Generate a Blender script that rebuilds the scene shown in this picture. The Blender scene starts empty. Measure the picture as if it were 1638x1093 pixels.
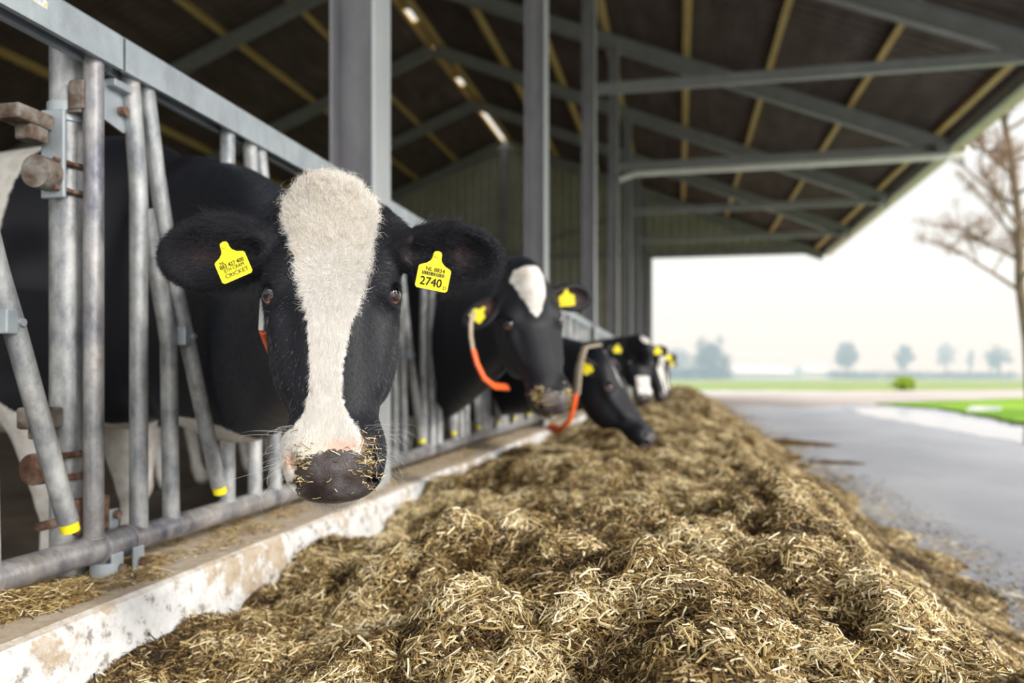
import bpy, bmesh, math, random
import numpy as np
from mathutils import Vector, Matrix

random.seed(7)
rng = np.random.default_rng(11)
PI = math.pi

# ------------------------------------------------------------------ camera
F_PX = 1300.0
YAW = math.radians(11.65)
CS, SN = math.cos(YAW), math.sin(YAW)
CAM_H = 0.74
cam_data = bpy.data.cameras.new('camera')
cam = bpy.data.objects.new('camera', cam_data)
bpy.context.scene.collection.objects.link(cam)
cam.location = (0, 0, CAM_H)
cam.rotation_euler = (PI / 2, 0, YAW)
cam_data.sensor_width = 36
cam_data.lens = F_PX / 1638 * 36
cam_data.shift_y = 56.5 / 1638
cam_data.clip_start = 0.05
cam_data.clip_end = 3000
cam_data.dof.use_dof = True
cam_data.dof.focus_distance = 1.22
cam_data.dof.aperture_fstop = 2.6
bpy.context.scene.camera = cam

# ------------------------------------------------------------------ sky
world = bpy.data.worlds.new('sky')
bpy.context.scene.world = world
world.use_nodes = True
nt = world.node_tree
nt.nodes.clear()
wo = nt.nodes.new('ShaderNodeOutputWorld')
bg = nt.nodes.new('ShaderNodeBackground')
tc = nt.nodes.new('ShaderNodeTexCoord')
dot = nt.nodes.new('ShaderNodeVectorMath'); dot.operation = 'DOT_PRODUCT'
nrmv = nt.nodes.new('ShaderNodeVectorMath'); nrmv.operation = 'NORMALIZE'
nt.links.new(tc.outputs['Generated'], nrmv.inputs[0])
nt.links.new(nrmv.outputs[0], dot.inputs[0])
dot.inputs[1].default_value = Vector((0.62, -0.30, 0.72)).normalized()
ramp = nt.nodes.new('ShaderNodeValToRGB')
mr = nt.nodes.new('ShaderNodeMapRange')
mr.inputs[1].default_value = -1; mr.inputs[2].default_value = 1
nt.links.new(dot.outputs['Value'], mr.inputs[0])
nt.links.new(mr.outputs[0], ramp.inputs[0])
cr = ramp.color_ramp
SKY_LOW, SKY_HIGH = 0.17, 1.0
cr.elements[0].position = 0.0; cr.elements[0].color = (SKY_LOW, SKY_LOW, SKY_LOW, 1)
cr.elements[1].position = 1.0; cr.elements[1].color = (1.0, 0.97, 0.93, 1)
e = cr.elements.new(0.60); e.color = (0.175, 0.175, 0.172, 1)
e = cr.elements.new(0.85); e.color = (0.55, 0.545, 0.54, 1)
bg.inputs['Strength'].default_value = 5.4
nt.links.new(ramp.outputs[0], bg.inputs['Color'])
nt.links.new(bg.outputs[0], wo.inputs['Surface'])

sun_d = bpy.data.lights.new('sun', 'SUN')
sun_d.energy = 2.6
sun_d.angle = math.radians(9)
sun_d.color = (1.0, 0.95, 0.86)
sun = bpy.data.objects.new('sun', sun_d)
bpy.context.scene.collection.objects.link(sun)
sun.rotation_euler = Vector((0.80, -0.42, 0.46)).to_track_quat('Z', 'Y').to_euler()

sc = bpy.context.scene
sc.view_settings.view_transform = 'Standard'
sc.view_settings.look = 'None'
sc.view_settings.exposure = 0.0
sc.view_settings.gamma = 1.0
sc.view_settings.use_curve_mapping = False
sc.cycles.use_denoising = True
sc.cycles.max_bounces = 6
sc.cycles.diffuse_bounces = 4
sc.cycles.volume_bounces = 0
C = sc.collection

# ------------------------------------------------------------------ helpers
def pix(px, py, zc):
    """the point seen at a pixel of the photograph, zc metres in front of the lens"""
    xc = (px - 819) / F_PX * zc
    return Vector((xc * CS - zc * SN, xc * SN + zc * CS, CAM_H - (py - 603) / F_PX * zc))

def y_at(px, X):
    """how far down the barn the plane x = X is met at picture column px"""
    a = math.atan((px - 819) / F_PX) - YAW
    return X / math.tan(a)

def camdir(r, u, toward):
    """direction given as right, up, towards the lens"""
    return Vector((r * CS + toward * SN, r * SN - toward * CS, u)).normalized()

def tag(o, label=None, cat=None, group=None, kind=None):
    if label: o['label'] = label
    if cat: o['category'] = cat
    if group: o['group'] = group
    if kind: o['kind'] = kind
    return o

def empty(name, loc, rz=0):
    o = bpy.data.objects.new(name, None)
    o.empty_display_size = 0.1
    C.objects.link(o)
    o.location = loc
    o.rotation_euler = (0, 0, rz)
    return o

def mesh_obj(name, verts, faces, mat, parent=None, smooth=False, origin=None):
    me = bpy.data.meshes.new(name)
    me.from_pydata([tuple(v) for v in verts], [], faces)
    me.update()
    o = bpy.data.objects.new(name, me)
    C.objects.link(o)
    if isinstance(mat, (list, tuple)):
        for m in mat: me.materials.append(m)
    elif mat: me.materials.append(mat)
    if smooth: me.polygons.foreach_set('use_smooth', [True] * len(me.polygons))
    if parent is not None:
        o.parent = parent
        bpy.context.view_layer.update() if False else None
    return o

class MB:
    """collects shapes into one mesh; coordinates are given in world space (or local if origin is zero)"""
    def __init__(s):
        s.v = []; s.f = []; s.sm = []; s.mi = []
    def add(s, verts, faces, smooth=False, mi=0):
        b = len(s.v)
        s.v += [Vector(v) for v in verts]
        s.f += [tuple(i + b for i in f) for f in faces]
        s.sm += [smooth] * len(faces); s.mi += [mi] * len(faces)
        return s
    def box(s, c, size, M=None, mi=0, bevel=0.0):
        hx, hy, hz = size[0] / 2, size[1] / 2, size[2] / 2
        M = M or Matrix.Identity(3)
        c = Vector(c)
        if bevel <= 0:
            vs = [c + M @ Vector((x * hx, y * hy, z * hz)) for x in (-1, 1) for y in (-1, 1) for z in (-1, 1)]
            fs = [(0, 1, 3, 2), (4, 6, 7, 5), (0, 4, 5, 1), (2, 3, 7, 6), (0, 2, 6, 4), (1, 5, 7, 3)]
            return s.add(vs, fs, mi=mi)
        bm = bmesh.new()
        bmesh.ops.create_cube(bm, size=1.0)
        for v in bm.verts: v.co = Vector((v.co.x * size[0], v.co.y * size[1], v.co.z * size[2]))
        bmesh.ops.bevel(bm, geom=bm.edges[:], offset=bevel, segments=2, affect='EDGES', profile=0.5)
        bm.verts.index_update()
        s.add([c + M @ v.co for v in bm.verts], [[v.index for v in f.verts] for f in bm.faces], mi=mi)
        bm.free()
        return s
    def sweep(s, pts, radii, n=16, closed=True, mi=0, squash=None, ref=None):
        """round tube through points; radii one number or a list"""
        pts = [Vector(p) for p in pts]
        if not isinstance(radii, (list, tuple)): radii = [radii] * len(pts)
        t0 = (pts[1] - pts[0]).normalized()
        r = Vector(ref) if ref else (Vector((0, 0, 1)) if abs(t0.z) < 0.9 else Vector((1, 0, 0)))
        rings = []
        for i, p in enumerate(pts):
            if i == 0: t = pts[1] - pts[0]
            elif i == len(pts) - 1: t = pts[-1] - pts[-2]
            else: t = (pts[i + 1] - p).normalized() + (p - pts[i - 1]).normalized()
            t.normalize()
            a = (r - t * r.dot(t)).normalized(); b = t.cross(a)
            r = a
            k1, k2 = (1, 1) if not squash else squash
            rings.append([p + (a * math.cos(q) * k1 + b * math.sin(q) * k2) * radii[i] for q in [2 * PI * j / n for j in range(n)]])
        vs = [v for ring in rings for v in ring]
        fs = []
        for i in range(len(pts) - 1):
            for j in range(n):
                k = (j + 1) % n
                fs.append((i * n + j, i * n + k, (i + 1) * n + k, (i + 1) * n + j))
        s.add(vs, fs, smooth=True, mi=mi)
        if closed:
            s.add(rings[0], [tuple(range(n))[::-1]], mi=mi); s.add(rings[-1], [tuple(range(n))], mi=mi)
        return s
    def ball(s, c, r, seg=16, ring=10, mi=0, M=None):
        c = Vector(c); r = (r, r, r) if not isinstance(r, (tuple, list)) else r
        M = M or Matrix.Identity(3)
        vs = [c + M @ Vector((0, 0, r[2]))]
        for i in range(1, ring):
            a = PI * i / ring
            for j in range(seg):
                b = 2 * PI * j / seg
                vs.append(c + M @ Vector((r[0] * math.sin(a) * math.cos(b), r[1] * math.sin(a) * math.sin(b), r[2] * math.cos(a))))
        vs.append(c + M @ Vector((0, 0, -r[2])))
        fs = [(0, 1 + j, 1 + (j + 1) % seg) for j in range(seg)]
        for i in range(ring - 2):
            for j in range(seg):
                a = 1 + i * seg; k = (j + 1) % seg
                fs.append((a + j, a + seg + j, a + seg + k, a + k))
        l = len(vs) - 1; a = 1 + (ring - 2) * seg
        fs += [(l, a + (j + 1) % seg, a + j) for j in range(seg)]
        return s.add(vs, fs, smooth=True, mi=mi)
    def prism(s, poly, axis_o, ax, ay, az, depth, mi=0, smooth=False):
        """polygon (list of 2-D points) in the ax, ay plane pushed along az"""
        o = Vector(axis_o); ax = Vector(ax); ay = Vector(ay); az = Vector(az)
        a = [o + ax * x + ay * y for x, y in poly]
        b = [p + az * depth for p in a]
        n = len(poly)
        return s.add(a + b, [tuple(range(n))[::-1], tuple(range(n, 2 * n))] + [(i, (i + 1) % n, n + (i + 1) % n, n + i) for i in range(n)], mi=mi, smooth=smooth)
    def build(s, name, mat, parent=None, origin=None):
        """world-space vertices; the object's origin goes to its base (or the given point)"""
        if origin is None and parent is None:
            lo = Vector([min(v[i] for v in s.v) for i in range(3)]); hi = Vector([max(v[i] for v in s.v) for i in range(3)])
            origin = Vector(((lo.x + hi.x) / 2, (lo.y + hi.y) / 2, lo.z))
        if parent is not None: origin = Vector(parent_origin(parent))
        me = bpy.data.meshes.new(name)
        me.from_pydata([tuple(v - Vector(origin)) for v in s.v], [], s.f)
        me.polygons.foreach_set('use_smooth', s.sm)
        for m in (mat if isinstance(mat, (list, tuple)) else [mat]): me.materials.append(m)
        me.polygons.foreach_set('material_index', s.mi)
        me.update()
        o = bpy.data.objects.new(name, me)
        C.objects.link(o)
        if parent is not None: o.parent = parent
        else: o.location = origin
        return o

def parent_origin(o):
    p = Vector((0, 0, 0))
    while o is not None:
        p = p + Vector(o.location); o = o.parent
    return p

def kids(o):
    return [c for c in C.objects if c.parent == o]

def copy_tree(o, parent=None):
    c = o.copy(); C.objects.link(c)
    if parent is not None: c.parent = parent
    for ch in kids(o): copy_tree(ch, c)
    return c

def np_mesh(name, V, F4, mat, parent=None, origin=(0, 0, 0), smooth=True, mi=None):
    """V (n,3) world, F4 (m,4) quads"""
    me = bpy.data.meshes.new(name)
    V = (V - np.array(origin, dtype=np.float64)).astype(np.float32)
    me.vertices.add(len(V)); me.vertices.foreach_set('co', V.ravel())
    me.loops.add(F4.size); me.loops.foreach_set('vertex_index', F4.ravel().astype(np.int32))
    me.polygons.add(len(F4))
    me.polygons.foreach_set('loop_start', np.arange(0, F4.size, F4.shape[1], dtype=np.int32))
    me.polygons.foreach_set('use_smooth', np.full(len(F4), smooth))
    for m in (mat if isinstance(mat, (list, tuple)) else [mat]): me.materials.append(m)
    if mi is not None: me.polygons.foreach_set('material_index', mi.astype(np.int32))
    me.update(calc_edges=True)
    o = bpy.data.objects.new(name, me)
    C.objects.link(o)
    if parent is not None: o.parent = parent
    else: o.location = origin
    return o

# smooth value noise in numpy (n-D lattice, 2-D)
def noise2(x, y, seed=0):
    xi = np.floor(x).astype(np.int64); yi = np.floor(y).astype(np.int64)
    fx = x - xi; fy = y - yi
    fx = fx * fx * (3 - 2 * fx); fy = fy * fy * (3 - 2 * fy)
    def h(a, b):
        n = (a * 374761393 + b * 668265263 + seed * 982451653) & 0xffffffff
        n = ((n ^ (n >> 13)) * 1274126177) & 0xffffffff
        return ((n ^ (n >> 16)) & 0xffff) / 65535.0
    return (h(xi, yi) * (1 - fx) + h(xi + 1, yi) * fx) * (1 - fy) + (h(xi, yi + 1) * (1 - fx) + h(xi + 1, yi + 1) * fx) * fy

# ------------------------------------------------------------------ materials
def new_mat(name):
    m = bpy.data.materials.new(name); m.use_nodes = True
    nt = m.node_tree
    b = nt.nodes['Principled BSDF']
    return m, nt, b

def N(nt, t, **kw):
    n = nt.nodes.new(t)
    for k, v in kw.items(): setattr(n, k, v)
    return n

def noise_node(nt, scale, detail=4, rough=0.55, coord='Object', stretch=None):
    tcn = N(nt, 'ShaderNodeTexCoord')
    n = N(nt, 'ShaderNodeTexNoise')
    n.inputs['Scale'].default_value = scale
    n.inputs['Detail'].default_value = detail
    n.inputs['Roughness'].default_value = rough
    if stretch:
        mp = N(nt, 'ShaderNodeMapping'); mp.inputs['Scale'].default_value = stretch
        nt.links.new(tcn.outputs[coord], mp.inputs[0]); nt.links.new(mp.outputs[0], n.inputs['Vector'])
    else:
        nt.links.new(tcn.outputs[coord], n.inputs['Vector'])
    return n

def ramp_node(nt, stops):
    r = N(nt, 'ShaderNodeValToRGB')
    els = r.color_ramp.elements
    els[0].position, els[0].color = stops[0][0], (*stops[0][1], 1)
    els[1].position, els[1].color = stops[-1][0], (*stops[-1][1], 1)
    for p, c in stops[1:-1]:
        e = els.new(p); e.color = (*c, 1)
    return r

def mottled(name, stops, scale=6, detail=5, rough=0.6, metal=0.0, bump=0.0, bump_scale=60, stretch=None, spec=0.5, coord='Object', rough_noise=0):
    m, nt, b = new_mat(name)
    n = noise_node(nt, scale, detail, 0.6, coord, stretch)
    r = ramp_node(nt, stops)
    nt.links.new(n.outputs['Fac'], r.inputs[0]); nt.links.new(r.outputs[0], b.inputs['Base Color'])
    b.inputs['Roughness'].default_value = rough
    b.inputs['Metallic'].default_value = metal
    b.inputs['Specular IOR Level'].default_value = spec
    if bump:
        n2 = noise_node(nt, bump_scale, 4, 0.6, coord, stretch)
        bp = N(nt, 'ShaderNodeBump'); bp.inputs['Strength'].default_value = bump; bp.inputs['Distance'].default_value = 0.01
        nt.links.new(n2.outputs['Fac'], bp.inputs['Height']); nt.links.new(bp.outputs[0], b.inputs['Normal'])
    return m

def galv(name, light=(0.54, 0.55, 0.55), dark=(0.20, 0.215, 0.24), rust=0.55, scale=18, stain=(0.20, 0.13, 0.08), metal=0.35, rough=0.40):
    """galvanised steel with zinc mottling, worn blue-grey spots and brown stains"""
    m, nt, b = new_mat(name)
    n = noise_node(nt, scale, 6, 0.7, stretch=(1, 1, 0.5))
    r = ramp_node(nt, [(0.36, dark), (0.5, tuple((a + c) / 2 for a, c in zip(light, dark))), (0.64, light)])
    nt.links.new(n.outputs['Fac'], r.inputs[0])
    n2 = noise_node(nt, scale * 0.45, 8, 0.75)
    r2 = ramp_node(nt, [(0.62 - 0.16 * rust, (0, 0, 0)), (0.78 - 0.16 * rust, (1, 1, 1))])
    nt.links.new(n2.outputs['Fac'], r2.inputs[0])
    n3 = noise_node(nt, 90, 4, 0.6)
    ml = N(nt, 'ShaderNodeMath', operation='MULTIPLY'); nt.links.new(r2.outputs[0], ml.inputs[0])
    mr = N(nt, 'ShaderNodeMapRange'); mr.inputs[1].default_value = 0.3; mr.inputs[2].default_value = 0.7
    nt.links.new(n3.outputs['Fac'], mr.inputs[0]); nt.links.new(mr.outputs[0], ml.inputs[1])
    mix = N(nt, 'ShaderNodeMix', data_type='RGBA')
    nt.links.new(ml.outputs[0], mix.inputs['Factor']); nt.links.new(r.outputs[0], mix.inputs['A'])
    mix.inputs['B'].default_value = (*stain, 1)
    nt.links.new(mix.outputs['Result'], b.inputs['Base Color'])
    b.inputs['Metallic'].default_value = metal
    rr = N(nt, 'ShaderNodeMapRange'); rr.inputs[3].default_value = rough - 0.1; rr.inputs[4].default_value = rough + 0.22
    nt.links.new(n.outputs['Fac'], rr.inputs[0]); nt.links.new(rr.outputs[0], b.inputs['Roughness'])
    bp = N(nt, 'ShaderNodeBump'); bp.inputs['Strength'].default_value = 0.25; bp.inputs['Distance'].default_value = 0.003
    nt.links.new(n3.outputs['Fac'], bp.inputs['Height']); nt.links.new(bp.outputs[0], b.inputs['Normal'])
    return m

M = {}
M['galv'] = galv('galvanised_steel')
M['galv_rail'] = galv('galvanised_rail', (0.50, 0.56, 0.60), (0.34, 0.38, 0.42), rust=0.1, scale=7)
M['galv_worn'] = galv('worn_steel', (0.46, 0.45, 0.45), (0.10, 0.105, 0.14), rust=0.8, scale=11, rough=0.34, stain=(0.20, 0.155, 0.12))
M['rust'] = mottled('rusty_iron', [(0.35, (0.10, 0.045, 0.028)), (0.5, (0.20, 0.11, 0.075)), (0.7, (0.33, 0.25, 0.20))], scale=30, rough=0.75, metal=0.2, bump=0.5, bump_scale=160)
M['rust_iron'] = mottled('stained_iron', [(0.38, (0.13, 0.085, 0.06)), (0.5, (0.23, 0.19, 0.16)), (0.65, (0.38, 0.365, 0.34))], scale=22, rough=0.6, metal=0.35, bump=0.4, bump_scale=120)
M['yellow'] = mottled('yellow_plastic', [(0.3, (0.85, 0.70, 0.01)), (0.7, (0.95, 0.83, 0.02))], scale=20, rough=0.4)
M['column'] = mottled('grey_column_paint', [(0.3, (0.17, 0.168, 0.185)), (0.55, (0.235, 0.23, 0.25)), (0.75, (0.31, 0.30, 0.31))], scale=5, rough=0.5, metal=0.1, bump=0.1, stretch=(1, 1, 0.4))
M['rafter'] = mottled('grey_green_steel', [(0.3, (0.21, 0.215, 0.22)), (0.7, (0.28, 0.285, 0.29))], scale=3, rough=0.5, metal=0.2)
M['purlin'] = mottled('purlin_wood', [(0.3, (0.40, 0.27, 0.09)), (0.7, (0.60, 0.43, 0.18))], scale=4, rough=0.7, stretch=(4, 0.5, 4))
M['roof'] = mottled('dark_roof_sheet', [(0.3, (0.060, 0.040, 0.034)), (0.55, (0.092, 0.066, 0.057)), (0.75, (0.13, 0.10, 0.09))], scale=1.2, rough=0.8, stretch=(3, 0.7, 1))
M['fascia'] = mottled('pale_fascia', [(0.3, (0.46, 0.41, 0.27)), (0.7, (0.58, 0.52, 0.38))], scale=3, rough=0.6)
M['white_paint'] = mottled('white_pipe', [(0.3, (0.62, 0.62, 0.58)), (0.7, (0.74, 0.74, 0.70))], scale=4, rough=0.5)
M['jamb'] = mottled('blue_grey_paint', [(0.3, (0.35, 0.42, 0.52)), (0.7, (0.48, 0.55, 0.65))], scale=3, rough=0.5)
M['black_ink'] = mottled('black_ink', [(0.3, (0.012, 0.014, 0.01)), (0.7, (0.02, 0.024, 0.014))], scale=40, rough=0.6)
# ================================================================== the barn
XF = -1.22                     # plane of the feed fence
XC = -1.245                    # column line
Y0, BAY = 3.05, 4.28
COL_Y = [Y0, 7.12, 11.42, 15.75, 20.05, 24.35]
for k in range(6): COL_Y[k] = round(COL_Y[k], 3)
Y_END = Y0 + BAY * 6 + 0.25
Y_NEAR = Y0 - BAY * 2 - 0.3
X_EAVE, X_RIDGE = 4.75, -6.2
X_LEFT = 2 * X_RIDGE - X_EAVE
SL = 0.40
def roof_z(x):                 # underside of the purlins
    return 6.82 - SL * x if x > X_RIDGE else 6.82 - SL * (2 * X_RIDGE - x)

# ---- ground
M['alley'] = mottled('feed_alley_concrete', [(0.25, (0.25, 0.265, 0.30)), (0.5, (0.33, 0.345, 0.39)), (0.75, (0.44, 0.455, 0.49))], scale=0.9, detail=9, rough=0.5, bump=0.3, bump_scale=70, stretch=(1, 0.6, 1))
M['asphalt_light'] = mottled('gravel_path', [(0.3, (0.27, 0.235, 0.22)), (0.7, (0.38, 0.34, 0.325))], scale=0.25, detail=8, rough=0.9)
def grass_mat(name, a, b_, c):
    return mottled(name, [(0.3, a), (0.5, b_), (0.7, c)], scale=0.35, detail=9, rough=0.95, bump=0.6, bump_scale=30, spec=0.1)
M['field'] = grass_mat('field_grass', (0.13, 0.19, 0.055), (0.19, 0.255, 0.085), (0.27, 0.32, 0.13))
M['verge'] = grass_mat('verge_grass', (0.07, 0.16, 0.012), (0.14, 0.27, 0.022), (0.25, 0.36, 0.05))
M['cowfloor'] = mottled('stained_barn_floor', [(0.3, (0.07, 0.055, 0.04)), (0.7, (0.16, 0.13, 0.10))], scale=2, detail=8, rough=0.7, bump=0.4)
M['water'], nt_, b_ = new_mat('puddle_water')
b_.inputs['Base Color'].default_value = (0.40, 0.43, 0.50, 1); b_.inputs['Roughness'].default_value = 0.06; b_.inputs['IOR'].default_value = 1.33

def slab(name, x0, x1, y0, y1, z0, z1, mat, kind='structure'):
    mb = MB(); mb.box(((x0 + x1) / 2, (y0 + y1) / 2, (z0 + z1) / 2), (x1 - x0, y1 - y0, z1 - z0))
    o = mb.build(name, mat); o['kind'] = kind
    return o
slab('floor', -1.40, 9.5, -9.0, Y_END + 16, -0.25, 0.0, M['alley'])
slab('floor_stable', X_LEFT - 0.5, -1.40, -9.0, Y_END + 0.4, -0.25, -0.02, M['cowfloor'])
def irregular(name, pts, z0, z1, mat, jitter=0.12, seed=1, kind='structure', sub=10):
    """flat patch with a ragged outline, a real slab"""
    r = random.Random(seed); out = []
    n = len(pts)
    for i in range(n):
        a = Vector(pts[i]); b = Vector(pts[(i + 1) % n])
        d = (b - a); nn = Vector((-d.y, d.x)).normalized() if d.length else Vector((0, 0))
        for k in range(sub):
            out.append(a + d * (k / sub) + nn * r.uniform(-jitter, jitter) * (1 if k else 0))
    mb = MB(); mb.prism([(p.x, p.y) for p in out], (0, 0, z0), (1, 0, 0), (0, 1, 0), (0, 0, 1), z1 - z0)
    o = mb.build(name, mat); o['kind'] = kind
    return o
def gxy(px, py, z=0.0):
    zc = (CAM_H - z) * F_PX / (py - 603)
    p = pix(px, py, zc); return (p.x, p.y)
# field to the horizon, light gravel path, grass verge, wet strip on the yard
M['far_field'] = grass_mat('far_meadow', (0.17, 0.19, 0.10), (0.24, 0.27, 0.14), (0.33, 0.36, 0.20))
slab('ground_field', -900, 900, -60, 1500, -0.60, -0.30, M['far_field'])
irregular('terrain_field', [(-60, 41), (120, 41), (260, 420), (-200, 420)], -0.5, -0.03, M['field'], 0.6, 3, sub=14)
irregular('path', [gxy(1060, 652), gxy(1420, 650), gxy(1800, 637), gxy(1900, 621.5), gxy(1500, 625), gxy(1040, 629)], -0.3, 0.012, M['asphalt_light'], 0.25, 5)
irregular('terrain_verge', [gxy(1400, 648), gxy(1500, 655), gxy(1640, 681), gxy(1900, 700), gxy(2300, 640), gxy(1640, 639)], -0.3, 0.05, M['verge'], 0.12, 8, sub=24)
irregular('puddle', [gxy(1345, 654), gxy(1430, 654), gxy(1660, 686), gxy(1900, 712), gxy(1880, 735), gxy(1640, 712), gxy(1520, 690), gxy(1400, 668)], -0.02, 0.006, M['water'], 0.10, 9)
for o in (bpy.data.objects['puddle'],): o['kind'] = 'thing'; tag(o, 'long shallow puddle reflecting the sky along the grass verge', 'puddle')
irregular('grass_strip', [gxy(1545, 662), gxy(1600, 660), gxy(1600, 655), gxy(1555, 653)], 0.0, 0.056, M['water'], 0.05, 12)
o = bpy.data.objects['grass_strip']; o.name = 'puddle'; o['kind'] = 'thing'; tag(o, 'small bright puddle lying in the grass verge', 'puddle')

# ---- concrete kerb of the feed bunk (whitewashed, worn)
m, nt, b = new_mat('whitewashed_concrete')
n1 = noise_node(nt, 3.6, 10, 0.75)
r1 = ramp_node(nt, [(0.43, (0, 0, 0)), (0.475, (1, 1, 1))])
n2 = noise_node(nt, 26, 6, 0.7)
r2 = ramp_node(nt, [(0.3, (0.36, 0.27, 0.19)), (0.5, (0.50, 0.41, 0.31)), (0.7, (0.62, 0.56, 0.48))])
r3 = ramp_node(nt, [(0.36, (0.30, 0.27, 0.24)), (0.44, (0.66, 0.66, 0.66)), (0.7, (0.80, 0.81, 0.82))])
nt.links.new(n1.outputs['Fac'], r1.inputs[0]); nt.links.new(n2.outputs['Fac'], r2.inputs[0]); nt.links.new(n2.outputs['Fac'], r3.inputs[0])
geo = N(nt, 'ShaderNodeNewGeometry'); sep = N(nt, 'ShaderNodeSeparateXYZ'); nt.links.new(geo.outputs['True Normal'], sep.inputs[0])
ml = N(nt, 'ShaderNodeMath', operation='MULTIPLY'); nt.links.new(sep.outputs['X'], ml.inputs[0]); nt.links.new(r1.outputs[0], ml.inputs[1])
mx = N(nt, 'ShaderNodeMix', data_type='RGBA'); nt.links.new(ml.outputs[0], mx.inputs['Factor'])
nt.links.new(r2.outputs[0], mx.inputs['A']); nt.links.new(r3.outputs[0], mx.inputs['B']); nt.links.new(mx.outputs['Result'], b.inputs['Base Color'])
b.inputs['Roughness'].default_value = 0.9
bp = N(nt, 'ShaderNodeBump'); bp.inputs['Strength'].default_value = 0.6; bp.inputs['Distance'].default_value = 0.006
nt.links.new(n2.outputs['Fac'], bp.inputs['Height']); nt.links.new(bp.outputs[0], b.inputs['Normal'])
M['kerb'] = m
KERB_TOP, KERB_X = 0.305, -1.06
def kerb():
    ys = np.arange(-2.0, Y_END, 0.12)
    prof = [(-1.40, 0.0), (-1.40, KERB_TOP - .01), (-1.385, KERB_TOP), (KERB_X - 0.02, KERB_TOP), (KERB_X - 0.006, KERB_TOP - 0.006), (KERB_X, KERB_TOP - 0.02), (KERB_X + 0.012, KERB_TOP * 0.5), (KERB_X + 0.02, 0.0)]
    vs = []; fs = []; n = len(prof)
    for i, y in enumerate(ys):
        for j, (x, z) in enumerate(prof):
            w = 0.006 * (noise2(np.array([y * 4.0]), np.array([j * 1.7]), 5)[0] - 0.5) * (1 if 2 < j < 7 else 0)
            vs.append((x + w * 1.5, y, z + w))
    for i in range(len(ys) - 1):
        for j in range(n - 1):
            fs.append((i * n + j, i * n + j + 1, (i + 1) * n + j + 1, (i + 1) * n + j))
        fs.append((i * n + n - 1, i * n, (i + 1) * n, (i + 1) * n + n - 1))
    fs.append(tuple(range(n))[::-1]); fs.append(tuple((len(ys) - 1) * n + k for k in range(n)))
    mb = MB(); mb.add(vs, fs)
    return mb.build('feed_kerb', M['kerb'])
tag(kerb(), 'low whitewashed concrete kerb under the steel feed fence', 'kerb', kind='structure')

# ---- roof: corrugated sheets on purlins on rafters
def corrugated(name, P0, du, dv, lu, lv, nrm, mat, pitch=0.2, depth=0.03, kind='structure', thick=0.012, clip=None):
    """sheet spanned by unit vectors du (across ribs) and dv (along ribs), closed slab"""
    prof = []
    k = 0; u = 0
    while u < lu:
        for a, h in ((0, 0), (0.35, 0), (0.5, 1), (0.85, 1)):
            uu = u + a * pitch
            if uu <= lu: prof.append((uu, h * depth))
        u += pitch
    prof.append((lu, 0))
    P0, du, dv, nrm = map(Vector, (P0, du, dv, nrm))
    n = len(prof); vs = []
    for side in (0, 1):
        for (uu, h) in prof:
            ends = (0, lv) if clip is None else clip(uu)
            for e_ in ends: vs.append(P0 + du * uu + dv * e_ + nrm * (h + side * thick))
    fs = []
    for i in range(n - 1):
        a = 2 * i
        fs.append((a, a + 1, a + 3, a + 2)); b0 = 2 * n + a
        fs.append((b0, b0 + 2, b0 + 3, b0 + 1))
        fs.append((a, a + 2, b0 + 2, b0)); fs.append((a + 1, b0 + 1, b0 + 3, a + 3))
    mb = MB(); mb.add(vs, fs)
    o = mb.build(name, mat); o['kind'] = kind
    return o
ang = math.atan(SL)
ln = (X_EAVE - X_RIDGE) / math.cos(ang)
Ltot = Y_END - Y_NEAR
PH = 0.16   # purlin depth
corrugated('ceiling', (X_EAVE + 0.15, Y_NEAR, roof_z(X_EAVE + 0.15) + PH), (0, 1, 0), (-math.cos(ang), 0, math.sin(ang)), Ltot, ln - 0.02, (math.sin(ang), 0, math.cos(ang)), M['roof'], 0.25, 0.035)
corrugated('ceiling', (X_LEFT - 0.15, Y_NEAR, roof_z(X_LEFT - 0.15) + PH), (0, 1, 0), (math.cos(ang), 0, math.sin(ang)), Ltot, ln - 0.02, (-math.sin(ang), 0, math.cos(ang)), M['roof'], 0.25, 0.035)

def ibeam(mb, A, B, up, h, w, tf=0.012, tw=0.008):
    """I-section from A to B; up is the web direction"""
    A, B = Vector(A), Vector(B)
    t = (B - A).normalized(); up = Vector(up); up = (up - t * up.dot(t)).normalized(); sd = t.cross(up)
    L = (B - A).length; c = (A + B) / 2
    Mx = Matrix((sd, t, up)).transposed()
    mb.box(c + up * (h / 2 - tf / 2), (w, L, tf), Mx)
    mb.box(c - up * (h / 2 - tf / 2), (w, L, tf), Mx)
    mb.box(c, (tw, L, h - 2 * tf), Mx)
    return mb

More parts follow.
